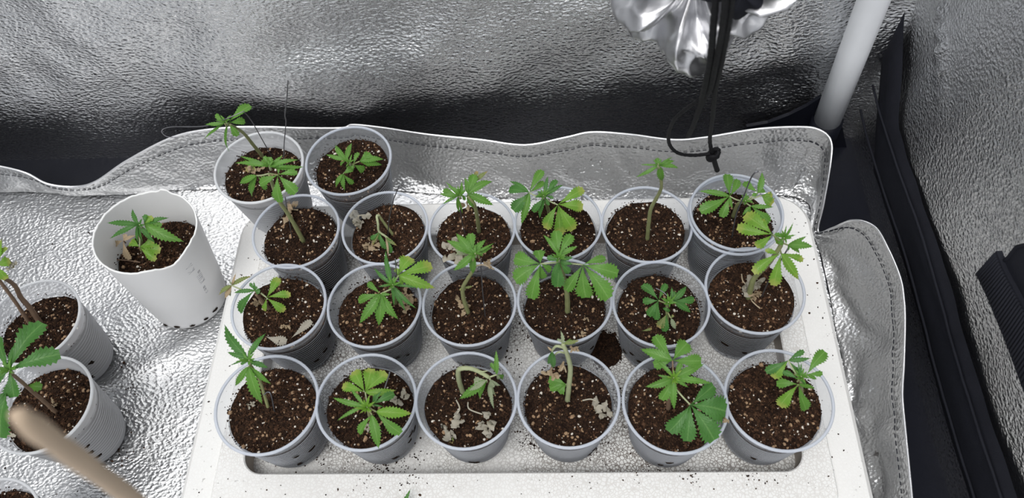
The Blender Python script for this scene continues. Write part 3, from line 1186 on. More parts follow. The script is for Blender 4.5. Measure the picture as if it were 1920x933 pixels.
th = Thing('potted_seedling', "two nested clear cups with spreading seedling and bent wire, right end of back row", 'potted plant', (.157, .3675, FZR), None, GRP)
zs = add_cup(th, .0397 / .0411, .093 / CH, 2, False, [], 1.1)
oc = link('outer_cup', ME_CUP, th.e, Matrix.Translation((0, 0, -.0000)) @ Matrix.Diagonal((.985, .985, .0875 / CH, 1)))
link('rim', ME_RIM, oc)
p = Plant(th, zs, 1290, 310, 3.732, 8)
p.stem([(315, 355, 0), (345, 275, 2.5), (395, 250, 3.6)], (.0016, .0012))
p.leaf(292, 215, 4.3, [(72, 178, 0, 42), (85, 322, -.5, 88), (235, 360, -1, 65), (275, 62, .2, 75), (350, 100, .2, 58), (312, 305, -.8, 24)], 'g', pet=[(395, 250, 3.6), (340, 240, 4.1)], pmat='stem_pale')
p.leaf(438, 285, 3.9, [(602, 290, 0, 34), (570, 395, -1, 65), (412, 350, -.7, 38), (378, 352, -.5, 24)], 'g', pet=[(395, 255, 3.6)], pmat='stem_pale')
p.leaf(490, 192, 4.4, [(388, 122, 0, 55), (520, 42, .8, 48), (530, 165, 0, 48), (450, 210, 0, 30)], 'g', pet=[(400, 250, 3.7), (450, 215, 4.2)], pmat='stem_pale')
p.leaf(512, 210, 4.1, [(590, 270, -.5, 75), (590, 215, -.2, 55)], 's', pet=[(400, 250, 3.7)], pmat='stem_pale')
p.bud(400, 250, 3.9, 8)
p.wire([(308, 505, 0), (335, 350, 3.5), (400, 190, 7.2), (440, 90, 9.4), (470, 50, 10.2), (492, 42, 10.2)], .0006)

# ---- second row
th, zs = tray('r21', "clear cup with low seedling, wilting leaf over the rim and two flat dry leaves", -.2291, .29, .0405, 3, seed=9)
p = Plant(th, zs, 400, 490, 5.49, 9)
p.stem([(585, 490, 0), (510, 410, 1.6), (440, 340, 2.8)], (.0017, .0012), 'stem_brown')
p.leaf(550, 372, 2.4, [(672, 168, .2, 100), (795, 340, -.3, 82), (735, 505, -1, 92), (525, 505, -1, 58)], 'y', pet=[(490, 325, 2.6)], pmat='stem_pale')
p.leaf(425, 298, 3.2, [(272, 518, -1.5, 100), (205, 322, 0, 46), (378, 222, .3, 38), (480, 312, 0, 64), (415, 200, .5, 24), (450, 260, .2, 36)], 'd')
p.leaf(190, 245, 3.0, [(398, 148, 0, 50), (55, 345, -.5, 48), (165, 345, -1, 62, 'p'), (232, 118, .4, 28, 't'), (115, 385, -1, 55, 't'), (175, 205, .4, 20, 'p')], 'o', pet=[(420, 300, 3.0), (300, 290, 3.0)], pmat='stem_pale')
p.dry(490, 460, .3, 110, 't', curl=.6)
p.flat_dry(540, 770, 755, 825, 110, .12, 'w')
p.flat_dry(800, 790, 1010, 610, 90, .15, 'w')
p.dry(745, 665, .1, 60, 't', curl=.5)

th, zs = tray('r22', "clear cup with long blunt leaflets fanning left and right, second in middle row", -.1483, .2897, .0398, 4, seed=10)
p = Plant(th, zs, 650, 460, 5.183, 10)
p.stem([(480, 560, 0), (460, 480, 2.4), (440, 420, 4.4)], (.0018, .0012))
p.leaf(330, 468, 4.4, [(118, 765, -1.5, 105), (310, 790, -2, 105), (505, 722, -1.5, 92), (115, 540, -.5, 84), (208, 362, 0, 60), (435, 475, 0, 34)], 'g', pet=[(440, 420, 4.4)], pmat='stem_pale')
p.leaf(440, 380, 5, [(262, 212, .3, 40), (375, 45, .6, 56), (575, 642, -1.5, 44), (680, 615, -1.2, 46), (458, 592, -1.5, 34), (695, 408, 0, 26), (300, 400, 0, 26)], 'd')
p.leaf(505, 288, 5.1, [(625, 120, .1, 150), (825, 195, -.3, 130), (872, 418, -1, 115), (540, 388, -.6, 36), (480, 225, .2, 50)], 'y', pet=[(440, 400, 4.6)], pmat='stem_pale')
p.leaf(540, 330, 4.9, [(640, 390, -.5, 60), (470, 240, .3, 28)], 'g')
p.bud(450, 385, 5.2, 9)
p.dry(600, 570, .3, 130, 't', curl=.8)
p.dry(555, 480, .6, 90, 't', curl=.8)
p.wire([(490, 330, 4.5), (480, 230, 6.2), (472, 130, 8)], .0004)

th, zs = tray('r23', "clear cup with bent bare stem, blunt leaves and upright wire, third in middle row", -.0691, .2895, .0394, 0, seed=11)
p = Plant(th, zs, 820, 420, 5.181, 11)
p.stem([(300, 860, 0), (255, 720, 2.4), (248, 620, 4.2), (295, 530, 6), (345, 440, 7.8), (345, 320, 9.6)], (.0019, .0012), 'stem')
p.leaf(350, 292, 9.8, [(82, 152, 0, 80), (178, 82, .3, 86), (322, 92, .3, 95), (475, 145, .2, 62), (555, 182, 0, 26), (150, 455, -1, 80), (345, 488, -2, 72)], 'g')
p.leaf(400, 300, 9.6, [(440, 290, 0, 40), (545, 215, -.2, 30), (480, 250, 0, 34)], 'g')
p.leaf(310, 285, 9.4, [(180, 250, 0, 46), (170, 290, -.3, 34)], 'p')
p.dry(160, 290, 8.6, 210, 'w', stalk=[(310, 290, 9.4), (220, 250, 9.0), (150, 250, 8.8)], curl=.7)
p.dry(500, 385, 8.0, 80, 't', stalk=[(375, 405, 8.6), (450, 395, 8.4), (550, 438, 7.8)], curl=.7)
p.dry(235, 800, .3, 130, 't', curl=.8)
p.leaf(262, 615, 4.3, [(350, 600, .1, 26), (215, 640, -.1, 20)], 'o')
p.bud(370, 290, 10, 8)
p.wire([(468, 915, 0), (440, 650, 4), (425, 430, 7.6), (424, 330, 9.2)])

th, zs = tray('r24', "clear cup with the largest seedling, two broad side leaves spreading over its rim", .0094, .291, .0394, 1, seed=12)
p = Plant(th, zs, 950, 420, 5.182, 12)
p.stem([(592, 850, 0), (588, 700, 2.6), (570, 580, 4.6), (510, 350, 8.4)], (.0024, .0016), 'stem')
p.leaf(328, 385, 7.5, [(78, 325, -.3, 150), (80, 545, -1, 165), (240, 722, -2, 135), (358, 525, -1.2, 85), (305, 255, 0, 120), (428, 455, -.6, 70)], 'g', pet=[(515, 370, 8)], pmat='stem_pale')
p.leaf(740, 395, 7.5, [(960, 332, 0, 80), (1080, 480, -.5, 145), (990, 722, -1.5, 175), (770, 712, -2, 165), (578, 645, -1.5, 115)], 'g', pet=[(520, 370, 8)], pmat='stem_pale')
p.leaf(508, 300, 8.7, [(352, 98, .5, 56), (480, 66, .6, 118), (632, 105, .5, 104), (695, 213, .2, 56)], 'g')
p.leaf(512, 360, 8.5, [(495, 608, -1.5, 125), (438, 590, -1.5, 62), (610, 470, -.8, 70), (395, 320, .1, 62), (655, 318, .1, 44), (650, 388, -.1, 44)], 'd')
p.bud(508, 335, 8.9, 9)
p.dry(770, 910, .2, 45, 't')

th, zs = tray('r25', "clear cup with a compact dark green seedling, fifth in the middle row", .0874, .2867, .0397, 2, seed=13, holes=[(-118, .026), (-132, .034), (-95, .012), (-150, .02)])
p = Plant(th, zs, 1180, 500, 6.6625, 13)
p.stem([(475, 700, 0), (470, 580, 1.4), (470, 460, 2.6)], (.0015, .0012))
p.leaf(365, 420, 3, [(165, 225, 0, 112), (462, 215, .2, 84), (170, 425, -.3, 95), (240, 610, -1, 110), (340, 660, -1.2, 92)], 'd', pet=[(470, 460, 2.6)])
p.leaf(548, 420, 3, [(720, 235, .2, 80), (808, 405, -.3, 95), (775, 575, -1, 92), (530, 245, .4, 46), (568, 285, .3, 38)], 'd', pet=[(480, 460, 2.6)])
p.leaf(470, 500, 2.6, [(440, 540, -.2, 70), (490, 560, -.4, 50)], 'd')
p.leaf(465, 590, 1.6, [(365, 755, -.8, 105, 'o'), (435, 805, -1, 95)], 'd', pet=[(470, 520, 2.2)])
p.leaf(520, 640, 1.4, [(580, 785, -1, 60, 'p'), (550, 600, .1, 36, 'o')], 'o', pet=[(480, 570, 1.6)])
p.bud(485, 445, 3.3, 10)
p.flat_dry(150, 800, 280, 770, 40, .1, 'o')
p.wire([(490, 385, 3), (430, 320, 3.2), (330, 265, 3.4)], .0004)

th, zs = tray('r26', "clear cup at right end of middle row, tall seedling above dry root clump", .164, .2975, .0404, 3, seed=14, holes=[(-125, .034), (-92, .026), (-60, .02)])
p = Plant(th, zs, 1290, 310, 3.732, 14)
p.stem([(425, 925, 0), (450, 815, 2.6), (485, 765, 3.8), (560, 690, 6), (640, 575, 8.6), (660, 520, 9.6)], (.0024, .0015), 'stem')
p.leaf(652, 615, 8, [(455, 748, -.7, 75), (600, 838, -1.8, 84), (780, 805, -1.5, 74), (805, 662, -.3, 52), (542, 592, .1, 38)], 'y', pet=[(640, 575, 8.6)])
p.leaf(698, 556, 9, [(832, 493, .1, 28), (880, 568, -.2, 58), (785, 615, -.7, 34), (700, 600, -.6, 16)], 'g', pet=[(655, 540, 9.2)])
p.leaf(590, 482, 8.8, [(345, 430, -.2, 82), (400, 345, .1, 105), (475, 565, -1, 66), (638, 545, -.5, 44), (500, 380, .1, 60)], 'y', pet=[(655, 540, 9.2)])
p.leaf(672, 515, 10, [(738, 398, 1.5, 20), (690, 412, 1.2, 15), (608, 478, 0, 34), (720, 500, .2, 26), (640, 550, -.4, 40)], 'g')
p.bud(670, 510, 10.1, 8, .008)
p.dry(485, 815, .4, 120, 'w', curl=.9)
p.dry(400, 880, .2, 130, 'w', curl=.9)
p.dry(450, 890, .2, 90, 't', curl=.9)
p.stem([(375, 760, .3), (385, 810, .6), (430, 850, .5)], (.0006, .0006), 't', 'stalk')
p.stem([(430, 900, .3), (450, 950, .2), (505, 1000, .15)], (.0006, .0006), 't', 'stalk')
p.wire([(515, 920, 0), (570, 800, 2.8), (700, 580, 8.6)], .0006)

# ---- front row
th, zs = tray('r31', "clear cup at left end of front row, slim dark seedling over its left rim", -.2241, .2045, .0412, 4, seed=15, holes=[(-62, .043), (-68, .018), (-118, .022), (-40, .034)])
p = Plant(th, zs, 400, 590, 4.665, 15)
p.stem([(480, 810, 0), (450, 710, 1.4), (400, 560, 3.6), (312, 420, 6.4)], (.0014, .001), 'stem')
p.leaf(302, 372, 6.6, [(95, 82, .2, 88), (460, 156, .2, 60), (118, 323, 0, 46), (143, 442, -.3, 15)], 'd')
p.leaf(308, 450, 6.3, [(188, 625, -1.5, 60), (430, 785, -2.5, 105), (508, 608, -1.5, 52)], 'g')
p.leaf(320, 405, 6.7, [(488, 465, -.5, 48), (450, 420, -.2, 34), (240, 430, -.2, 30), (360, 420, 0, 40)], 'd')
p.bud(315, 400, 6.8, 8)
p.wire([(535, 850, 0), (505, 700, 1.8), (475, 675, 2.0), (440, 700, 1.8)], .0005)
p.dry(320, 790, .1, 50, 'w', curl=.5)

th, zs = tray('r32', "clear cup with a wide rosette of yellow-green leaves, second in the front row", -.146, .206, .0398, 0, seed=16, holes=[(-62, .022), (-30, .034), (-25, .046), (-15, .04)])
p = Plant(th, zs, 600, 670, 5.185, 16)
p.stem([(490, 590, 0), (475, 530, 2.2), (462, 470, 4.2)], (.0017, .0012))
p.leaf(440, 335, 4.6, [(335, 130, 0, 130), (500, 108, 0, 130), (645, 148, 0, 125), (748, 315, -.3, 78), (220, 275, -.2, 95)], 'y', pet=[(462, 470, 4.2)], pmat='stem_pale')
p.leaf(430, 470, 4.9, [(118, 388, 0, 60), (162, 615, -.5, 38), (290, 300, .3, 40)], 'g')
p.leaf(505, 555, 4.6, [(380, 735, -1, 82), (572, 895, -1.5, 108)], 'g', pet=[(465, 490, 4.6)])
p.leaf(545, 525, 4.8, [(785, 735, -1, 112), (905, 545, -.7, 110, 'y')], 'g', pet=[(465, 480, 4.6)])
p.leaf(510, 455, 4.9, [(720, 350, 0, 84), (600, 320, .4, 40), (620, 478, -.2, 18), (540, 360, .3, 34)], 'd')
p.bud(460, 485, 5.2, 12, .009, 'y')
p.dry(785, 395, .3, 130, 'w', curl=.9)
p.dry(490, 660, .4, 90, 'w', curl=.9)
p.wire([(620, 320, 3.8), (650, 230, 4.6), (678, 140, 5.4)], .0005)

th, zs = tray('r33', "clear cup with hooked pale stem and two shrivelled leaves, third in front row", -.0684, .2065, .0398, 1, seed=17, holes=[(-85, .014), (-92, .016)])
p = Plant(th, zs, 790, 640, 4.663, 17)
p.stem([(362, 440, 0), (332, 350, 2.2), (322, 262, 4.2), (350, 235, 4.9), (430, 235, 5), (510, 265, 4.6), (590, 312, 4.1)], (.0021, .0015), 'stem_pale')
p.leaf(570, 335, 4, [(462, 350, -.3, 80, 'p'), (408, 430, -.8, 45, 'p'), (325, 505, -1.5, 82), (510, 505, -2, 46)], 'g', pmat='stem_pale')
p.leaf(605, 330, 4, [(592, 492, -2, 26), (636, 592, -3, 34), (655, 475, -2, 26), (695, 385, -1, 28), (625, 400, -.6, 50)], 'p', pet=[(585, 312, 4.1)], pmat='stem_pale')
p.leaf(660, 288, 4.3, [(655, 68, 1, 46), (608, 188, .3, 40), (715, 318, -1, 44), (680, 330, -1, 34, 'p')], 'g', pet=[(590, 312, 4.1)], pmat='stem_pale')
p.stem([(500, 262, 4.7), (540, 262, 4.9), (580, 255, 5)], (.0007, .0003), 'stem_pale', 'stalk')
p.dry(260, 730, .3, 170, 'w', stalk=[(305, 510, .4), (335, 590, .5), (280, 665, .4)], curl=1.1)
p.flat_dry(265, 770, 260, 890, 60, .2, 'o')
p.dry(575, 725, .3, 170, 'w', stalk=[(408, 530, .3), (420, 590, .5), (535, 635, .5)], curl=1.1)

th, zs = tray('r34', "clear cup with upright stripped stem, shrivelled top and one curled dry leaf on soil", .0101, .2068, .0398, 2, seed=18, holes=[(-55, .018), (-48, .026)])
p = Plant(th, zs, 980, 620, 4.91, 18)
p.stem([(412, 640, 0), (428, 490, 2.8), (440, 350, 5.2), (420, 250, 7), (392, 170, 8.4), (370, 120, 9)], (.0021, .0014), 'stem_pale')
p.stem([(385, 155, 8.6), (310, 140, 8.8), (272, 180, 8)], (.0011, .0008), 'stem_pale', 'stalk')
p.stem([(380, 200, 7.8), (330, 195, 8), (290, 225, 7.2)], (.0008, .0006), 'stem_pale', 'stalk')
p.leaf(272, 185, 8, [(230, 310, -1.8, 50), (282, 345, -2.2, 56), (225, 140, .2, 18, 't')], 'd', pmat='stem_pale')
p.leaf(368, 115, 9, [(350, -5, .8, 34, 'p'), (455, 95, 0, 45, 'g'), (530, 85, 0, 40, 'o'), (320, 75, .2, 24)], 'p', pmat='stem_pale')
p.dry(460, 165, 8, 75, 't', curl=.5)
p.dry(290, 370, 4.6, 120, 't', stalk=[(350, 370, 4.8), (380, 325, 5), (400, 380, 4.4)], curl=.5)
p.leaf(400, 490, 1.4, [(242, 445, -.1, 105), (330, 562, -.4, 95), (250, 530, -.3, 80)], 'g', pmat='stem_pale')
p.dry(710, 745, .25, 150, 'w', stalk=[(552, 640, .4), (630, 628, .6), (705, 660, .5)], curl=.8)
p.dry(545, 35, 6.5, 45, 't', curl=.6)

th, zs = tray('r35', "clear cup with one very broad dark leaf on its right, fifth in front row", .0904, .2024, .0401, 3, seed=19, holes=[(-92, .034), (-103, .020)])
p = Plant(th, zs, 1180, 610, 4.055, 19)
p.stem([(295, 630, 0), (305, 540, 2), (335, 420, 4.8)], (.002, .0014), 'stem_brown')
p.leaf(328, 265, 5.8, [(76, 175, -.2, 82), (196, 78, 0, 98), (440, 132, 0, 125), (545, 268, -.3, 105), (185, 298, -.5, 84)], 'g', pet=[(335, 410, 4.8)], pmat='stem_brown')
p.leaf(337, 398, 5.3, [(574, 288, .1, 68), (632, 440, -.3, 54), (342, 645, -1.5, 60), (242, 562, -1, 82), (116, 467, -.3, 64), (210, 373, 0, 28), (452, 472, -.5, 28), (196, 256, .3, 32), (395, 280, .4, 44)], 'g')
p.leaf(462, 600, 4.4, [(300, 805, -1, 130), (440, 878, -1.3, 118), (645, 870, -1.2, 165), (732, 650, -.5, 205), (640, 455, 0, 120)], 'd', pet=[(345, 470, 4.5), (400, 535, 4.5)], pmat='stem_pale')
p.bud(335, 400, 5.6, 12, .008, 'y')
p.dry(715, 720, 3.6, 50, 't')

th, zs = tray('r36', "clear cup at right end of front row, bushy seedling near its right rim", .1678, .2044, .0408, 4, seed=20, holes=[(-112, .030)])
p = Plant(th, zs, 1400, 640, 5.833, 20)
p.stem([(600, 650, 0), (600, 540, 2.2), (592, 430, 4.6)], (.0017, .0012))
p.leaf(562, 468, 4.5, [(360, 705, -1.5, 140, 'y'), (650, 745, -1.7, 125), (328, 460, -.5, 105), (755, 512, -.8, 48)], 'g')
p.leaf(455, 205, 5.4, [(210, 330, -.7, 100), (285, 390, -1, 120, 'y'), (625, 102, .3, 66), (705, 180, .2, 54), (565, 342, -.5, 66)], 'd', pet=[(590, 420, 4.7), (500, 290, 5.2)], pmat='stem_pale')
p.leaf(658, 355, 5.2, [(855, 108, .5, 140), (828, 345, 0, 66), (772, 414, -.5, 44)], 'g', pet=[(595, 420, 4.7)], pmat='stem_pale')
p.leaf(570, 415, 5, [(398, 330, 0, 66), (558, 195, 1, 22), (600, 225, .8, 32), (640, 460, -.3, 40)], 'd')
p.bud(595, 385, 5.2, 10, .008)

# ---- white cut pot on the liner, with its own shape
WR, WB, WH = .0447, .0365, .115
wb_ = (-.3625, .3535)
axis = (Vector((-.3562, .3594, WH)) - Vector((wb_[0], wb_[1], 0))).normalized()
rot = Vector((0, 0, 1)).rotation_difference(axis).to_matrix()
th = Thing('potted_seedling', "tall opaque white pot with a ragged cut edge and faint handwriting on silver liner", 'potted plant', (wb_[0], wb_[1], .0022), rot)
rw = random.Random(4)
N = 96
jag = [rw.uniform(-.0006, .0006) + .0009 * nz(k * .3, 2, 0, 1) + (.0028 if 20 < k < 24 else 0) - (.006 * math.exp(-((k - 84) / 4) ** 2)) for k in range(N)]


def wring(rad, z, jg=0, n=N):
    return [(rad * math.cos(6.28319 * k / n), rad * math.sin(6.28319 * k / n), z + (jag[k] if jg else 0)) for k in range(n)]


loops = [wring(WB * .93, 0), wring(WB * .99, .002), wring(WB, .006)]
for q in (.25, .5, .75):
    loops.append(wring(WB + (WR - WB) * q, WH * q))
loops.append(wring(WR, WH - .001, 1))
inner = [wring(WR - .0014, WH - .001, 1)] + [wring(WB + (WR - WB) * q - .0014, WH * q) for q in (.75, .5)]
v, f = loops_mesh(loops, True, False)
cup = link('pot', make_mesh('pot', v, f, M['pot_white']), th.e)
v, f = loops_mesh([loops[-1], wring(WR, WH + .0004, 1), wring(WR - .0014, WH + .0002, 1), inner[0]], False, False)
link('cut_edge', make_mesh('cut_edge', v, f, M['pot_edge']), cup)
v, f = loops_mesh(inner, False, False)
link('inner_wall', make_mesh('inner_wall', v, f, M['pot_white']), cup)
for ang, z in ((-92, .007), (-70, .006), (-48, .007), (-30, .009), (-112, .006)):
    a = math.radians(ang)
    nrm = Vector((math.cos(a), math.sin(a), -.07)).normalized()
    tx = Vector((-math.sin(a), math.cos(a), 0))
    mt = Matrix((tx, nrm.cross(tx), nrm)).transposed().to_4x4()
    rad = WB + (WR - WB) * z / WH + .0003
    link('drainage_hole', HOLES[rng.randrange(6)], cup, Matrix.Translation((nrm.x * rad, nrm.y * rad, z)) @ mt @ Matrix.Diagonal((.8, .6, .8, 1)))
b, g = SOIL[3]
wsz = (WH - .040) / SZ
so = link('soil', b, th.e, Matrix.Diagonal((1.125, 1.125, wsz, 1)) @ Matrix.Rotation(2.0, 4, 'Z'))
link('soil_grains', g, so)['kind'] = 'stuff'
# handwriting running down the right side of the pot: strokes on the pot wall (angle, height)
glyphs = {'K': [[(0, 0), (0, 1)], [(.6, 1), (0, .45), (.6, 0)]], 'L': [[(0, 0), (.3, 1)], [(.3, 1), (.6, 0)]], 'U': [[(0, 1), (.1, .1), (.5, .2), (.6, 1)], [(.6, 1), (.6, 0)]],
          'H': [[(0, 0), (.1, 1)], [(0, .5), (.5, .5)], [(.5, 0), (.6, 1)]], 'a': [[(.5, .5), (.1, .5), (.05, .05), (.45, .1), (.55, .5), (.6, 0)]], 'c': [[(.5, .5), (.1, .45), (.1, .05), (.5, 0)]],
          'm': [[(0, 0), (.05, .5), (.3, .4), (.3, 0)], [(.3, .4), (.55, .45), (.6, 0)]]}
V, Fc = [], []
for txt, z_, a_, ch in (('KL', .088, -32, .0075), ('KUHa', .064, -26, .0065), ('cam', .046, -30, .006)):
    cx = 0
    for chx in txt:
        for st in glyphs[chx]:
            P = []
            for gx, gy in st:
                # text runs up the wall, letters turned a quarter turn
                zz = z_ + (cx + gx * .7) * ch * 1.0 - .004
                aa = math.radians(a_) - (gy - .5) * ch / WR
                rad = WB + (WR - WB) * zz / WH + .0001
                P.append(Vector((rad * math.cos(aa), rad * math.sin(aa), zz)))
            tv, tf = tube(P, .00018, 4)
            n = len(V)
            V += tv
            Fc += [tuple(i + n for i in x) for x in tf]
        cx += 1.0 if len(txt) < 3 else .75
link('handwriting', make_mesh('handwriting', V, Fc, M['ink']), cup)
zs = (th.m @ Vector((0, 0, WH - .040))).z
p = Plant(th, zs, 180, 360, 5.83, 21)
p.stem([(500, 640, 0), (485, 520, 2.2), (465, 380, 4.6)], (.0017, .0012))
p.leaf(462, 350, 4.9, [(115, 335, -.3, 66), (148, 508, -.7, 60), (395, 180, .3, 56), (650, 562, -1.5, 60), (468, 575, -2, 46), (515, 545, -2, 38)], 'd')
p.leaf(530, 350, 4.9, [(800, 278, -.2, 62), (970, 545, -1.5, 130, 'g'), (620, 270, .2, 80, 'y'), (720, 360, -.3, 60, 'g'), (545, 245, .4, 60)], 'd', pet=[(465, 370, 4.6)])
p.leaf(478, 600, 2.4, [(378, 540, 0, 100), (705, 640, -.3, 120), (655, 742, -.6, 84), (640, 560, 0, 110)], 'y', pet=[(480, 480, 3.2)], pmat='stem_pale')
p.bud(480, 360, 5.1, 8, .008, 'd')
p.leaf(300, 530, 1.6, [(370, 735, -1.1, 80), (215, 580, -.6, 66), (440, 470, .3, 38), (330, 460, .2, 50)], 't', pmat='stem_brown')
p.stem([(210, 738, .25), (340, 745, .3), (485, 768, .2)], (.0006, .0006), 'stem_brown', 'twig')
p.dry(900, 330, .4, 200, 'crumb_b' if False else 't', curl=.5) if False else None

# ---- milky cups at the left edge
LG = 'milky cups on the silver liner at the left'
th, zs = pot('potted_seedling', 'milky ribbed cup on the liner at the left edge with two long woody stems', -.451, .2875, .0413, .002, .086, 1, [(-50, .012), (-30, .03), (-75, .02)], True, LG, seed=22)
p = Plant(th, zs, 0, 440, 3.33, 22)
p.stem([(250, 550, 0), (190, 460, 2.2), (130, 390, 4), (95, 320, 5.5), (40, 278, 7), (-60, 230, 9)], (.0024, .0015), 'stem_brown')
p.stem([(200, 578, 0), (100, 425, 4), (0, 290, 7.6), (-40, 240, 9)], (.0016, .0013), 'stem_brown')
p.leaf(-30, 190, 9.5, [(62, 162, -.3, 66), (40, 275, -1, 66), (42, 78, .3, 46), (10, 20, .6, 50), (-120, 120, 0, 60), (-130, 260, -.5, 60)], 'y')
p.dry(78, 192, 8.5, 60, 'w', curl=.9)
th, zs = pot('potted_seedling', "white ribbed cup at the left edge under a large serrated leaf, nearest beige stick", -.4185, .2125, .0423, .002, .086, 4, [(-48, .034), (-50, .02), (-42, .047)], True, LG, seed=23)
p = Plant(th, zs, 0, 590, 2.72, 23)
p.stem([(285, 495, 0), (230, 445, 1.6), (170, 395, 3.4), (115, 345, 5.6), (60, 300, 8)], (.0017, .0013), 'stem_brown')
p.leaf(50, 285, 8.3, [(218, 42, .5, 105), (306, 200, 0, 95), (-10, 118, .5, 66), (78, 140, .4, 34), (72, 418, -1, 84), (-30, 340, -.4, 74)], 'd')
p.leaf(40, 380, 7.6, [(0, 625, -1.2, 150), (-90, 520, -.8, 100)], 'd', pet=[(60, 300, 8)])
p.leaf(140, 358, 4.6, [(215, 368, 0, 50)], 'g', pet=[(120, 350, 5.4)])
p.bud(50, 285, 8.5, 8, .012, 'g')
p.flat_dry(-10, 600, 80, 618, 22, 1.5, 'w')
p.dry(270, 455, .1, 40, 't')
th, zs = pot('potted_seedling', 'milky cup just showing its rim in the bottom left corner', -.4275, .112, .0413, .002, .086, 2, [], True, LG, seed=24)
p = Plant(th, zs, -200, 900, 3, 24)
p.stem([(500, 300, 0), (480, 320, 3)], (.0017, .0012))

# ------------------------------------------------------------------ gathered duct sleeve with drawstring
th = Thing('duct_sleeve', 'gathered silver duct sleeve hanging from the back wall, tied shut', 'sleeve', aty(1315, -20, WY - .01))
C0 = aty(1308, -58, .40)
ax = (CAM - C0).normalized() * .8 + Vector((0, -.45, -.35))
ax.normalize()
e1 = Vector((1, 0, 0))
e1 = (e1 - ax * e1.dot(ax)).normalized()
e2 = ax.cross(e1)
if e2.z < 0:
    e2 = -e2
rs_ = random.Random(12)
ph = [(rs_.uniform(0, 6.28), n_) for n_ in (3, 5, 7, 11, 13)]
NA, NRR = 260, 70
V, Fc = [], []
SR = .058


def tri(x):
    x = (x / 6.28319) % 1.0
    return 1 - abs(2 * x - 1) * 2


for j in range(NRR + 1):
    q = j / NRR
    for i in range(NA):
        a = 6.28319 * i / NA
        R = SR * (1 + .07 * math.sin(3 * a + 1) + .05 * math.sin(5 * a + 2.2) + .03 * math.sin(9 * a))
        tw = a + .25 * (1 - q) + .10 * math.sin(q * 5 + 3 * a)
        pl = .6 * tri(4 * tw + 1.0 + 2.2 * q) + .5 * tri(7 * tw + 2.3 - 3.0 * q) + .22 * tri(11 * tw + .6 + 2 * q) + .5 * nz(math.cos(a), math.sin(a), q * 2, 1.8)
        if q < .62:
            u = q / .62
            rad = R * (.10 + .90 * u ** .9)
            hgt = .012 + .016 * math.sin(math.pi * min(1, u * .95)) - .018 * u ** 3
            hgt += pl * .014 * math.sin(math.pi * min(1, u * .92 + .06))
            rad *= 1 + .10 * pl * u
        else:
            u = (q - .62) / .38
            rad = R * (1 + .10 * pl * (1 - u * .6)) * (1 - .10 * u)
            hgt = -.006 - .075 * u + pl * .012 * .27 * (1 - u)
        pnt = C0 + e1 * rad * math.cos(a) + e2 * rad * math.sin(a) + ax * hgt
        rid = (1 - abs(nz(pnt.x, pnt.y, pnt.z, 34)) * 2.2) * .007 + (1 - abs(nz(pnt.x + 3, pnt.y, pnt.z, 75)) * 2.2) * .0028
        pnt += (ax + e1 * math.cos(a) * .5 + e2 * math.sin(a) * .5) * rid * min(1, q * 4) * (1 if q < .8 else .4)
        if pnt.y > WY - .006:
            pnt.y = WY - .006
        V.append(pnt)
for j in range(NRR):
    for i in range(NA):
        i2 = (i + 1) % NA
        Fc.append((j * NA + i, j * NA + i2, (j + 1) * NA + i2, (j + 1) * NA + i))
th.part('sleeve', V, Fc, M['satin'])
V, Fc = [], []
for j in range(9):
    q = j / 8
    for i in range(60):
        a = 6.28319 * i / 60
        st = 1 + .28 * math.sin(4 * a + .5) + .16 * math.sin(7 * a)
        rad = SR * .36 * q * st
        V.append(C0 + e1 * (rad * math.cos(a) * 1.1 + .024) + e2 * (rad * math.sin(a) + .012) + ax * (.046 - .004 * q + .004 * math.sin(6 * a) * q - .012 * q ** 4))
for j in range(8):
    for i in range(60):
        i2 = (i + 1) % 60
        Fc.append((j * 60 + i, j * 60 + i2, (j + 1) * 60 + i2, (j + 1) * 60 + i))
th.part('black_lining', V, Fc, M['black_cloth'])


def cordpts(L):
    return spline([aty(u, v, y - (.052 if v < 150 else max(0, .052 * (1 - (v - 150) / 110)))) for u, v, y in L], 8)


cd = Thing('drawstring', 'black knotted drawstring cord hanging from the gathered silver sleeve', 'cord', aty(1340, 150, .40))
for L, rad in (
        ([(1346, -40, .355), (1340, 20, .36), (1336, 70, .37), (1331, 120, .385), (1322, 160, .40), (1312, 200, .41), (1300, 235, .42), (1291, 254, .43)], .0021),
        ([(1362, -30, .350), (1357, 30, .355), (1350, 80, .37), (1340, 130, .385), (1332, 165, .40), (1318, 190, .41), (1308, 215, .42), (1294, 250, .43)], .0019),
        ([(1376, -30, .350), (1367, 40, .36), (1358, 90, .375), (1350, 130, .39), (1341, 170, .405), (1336, 220, .42), (1331, 262, .435), (1335, 286, .44)], .0018),
        ([(1310, 188, .41), (1285, 205, .415), (1264, 225, .42), (1254, 250, .425), (1256, 272, .43), (1272, 287, .435), (1300, 291, .438), (1332, 288, .44)], .0016)):
    P = cordpts(L)
    v, f = tube(P, [rad * (1 + .10 * math.sin(i * 2.6)) for i in range(len(P))], 8)
    cd.part('cord', v, f, M['black_cord'])
kc = aty(1337, 291, .44)
V, Fc = [], []
for k in range(3):
    pts = []
    for i in range(17):
        a = 6.28319 * i / 16
        pts.append(kc + Vector((math.cos(a) * .0042, math.sin(a) * .003 * (1 if k == 1 else -1), math.sin(a + k) * .004 + (k - 1) * .0022)))
    V, Fc = merge((V, Fc), tube(pts, .0022, 7))
cd.part('knot', V, Fc, M['black_cord'])
P = cordpts([(1337, 290, .44), (1340, 304, .441), (1345, 320, .442)])
v, f = tube(P, [.0024] * (len(P) - 2) + [.0026, .0021], 8)
cd.part('cord_end', v, f, M['black_cord'])

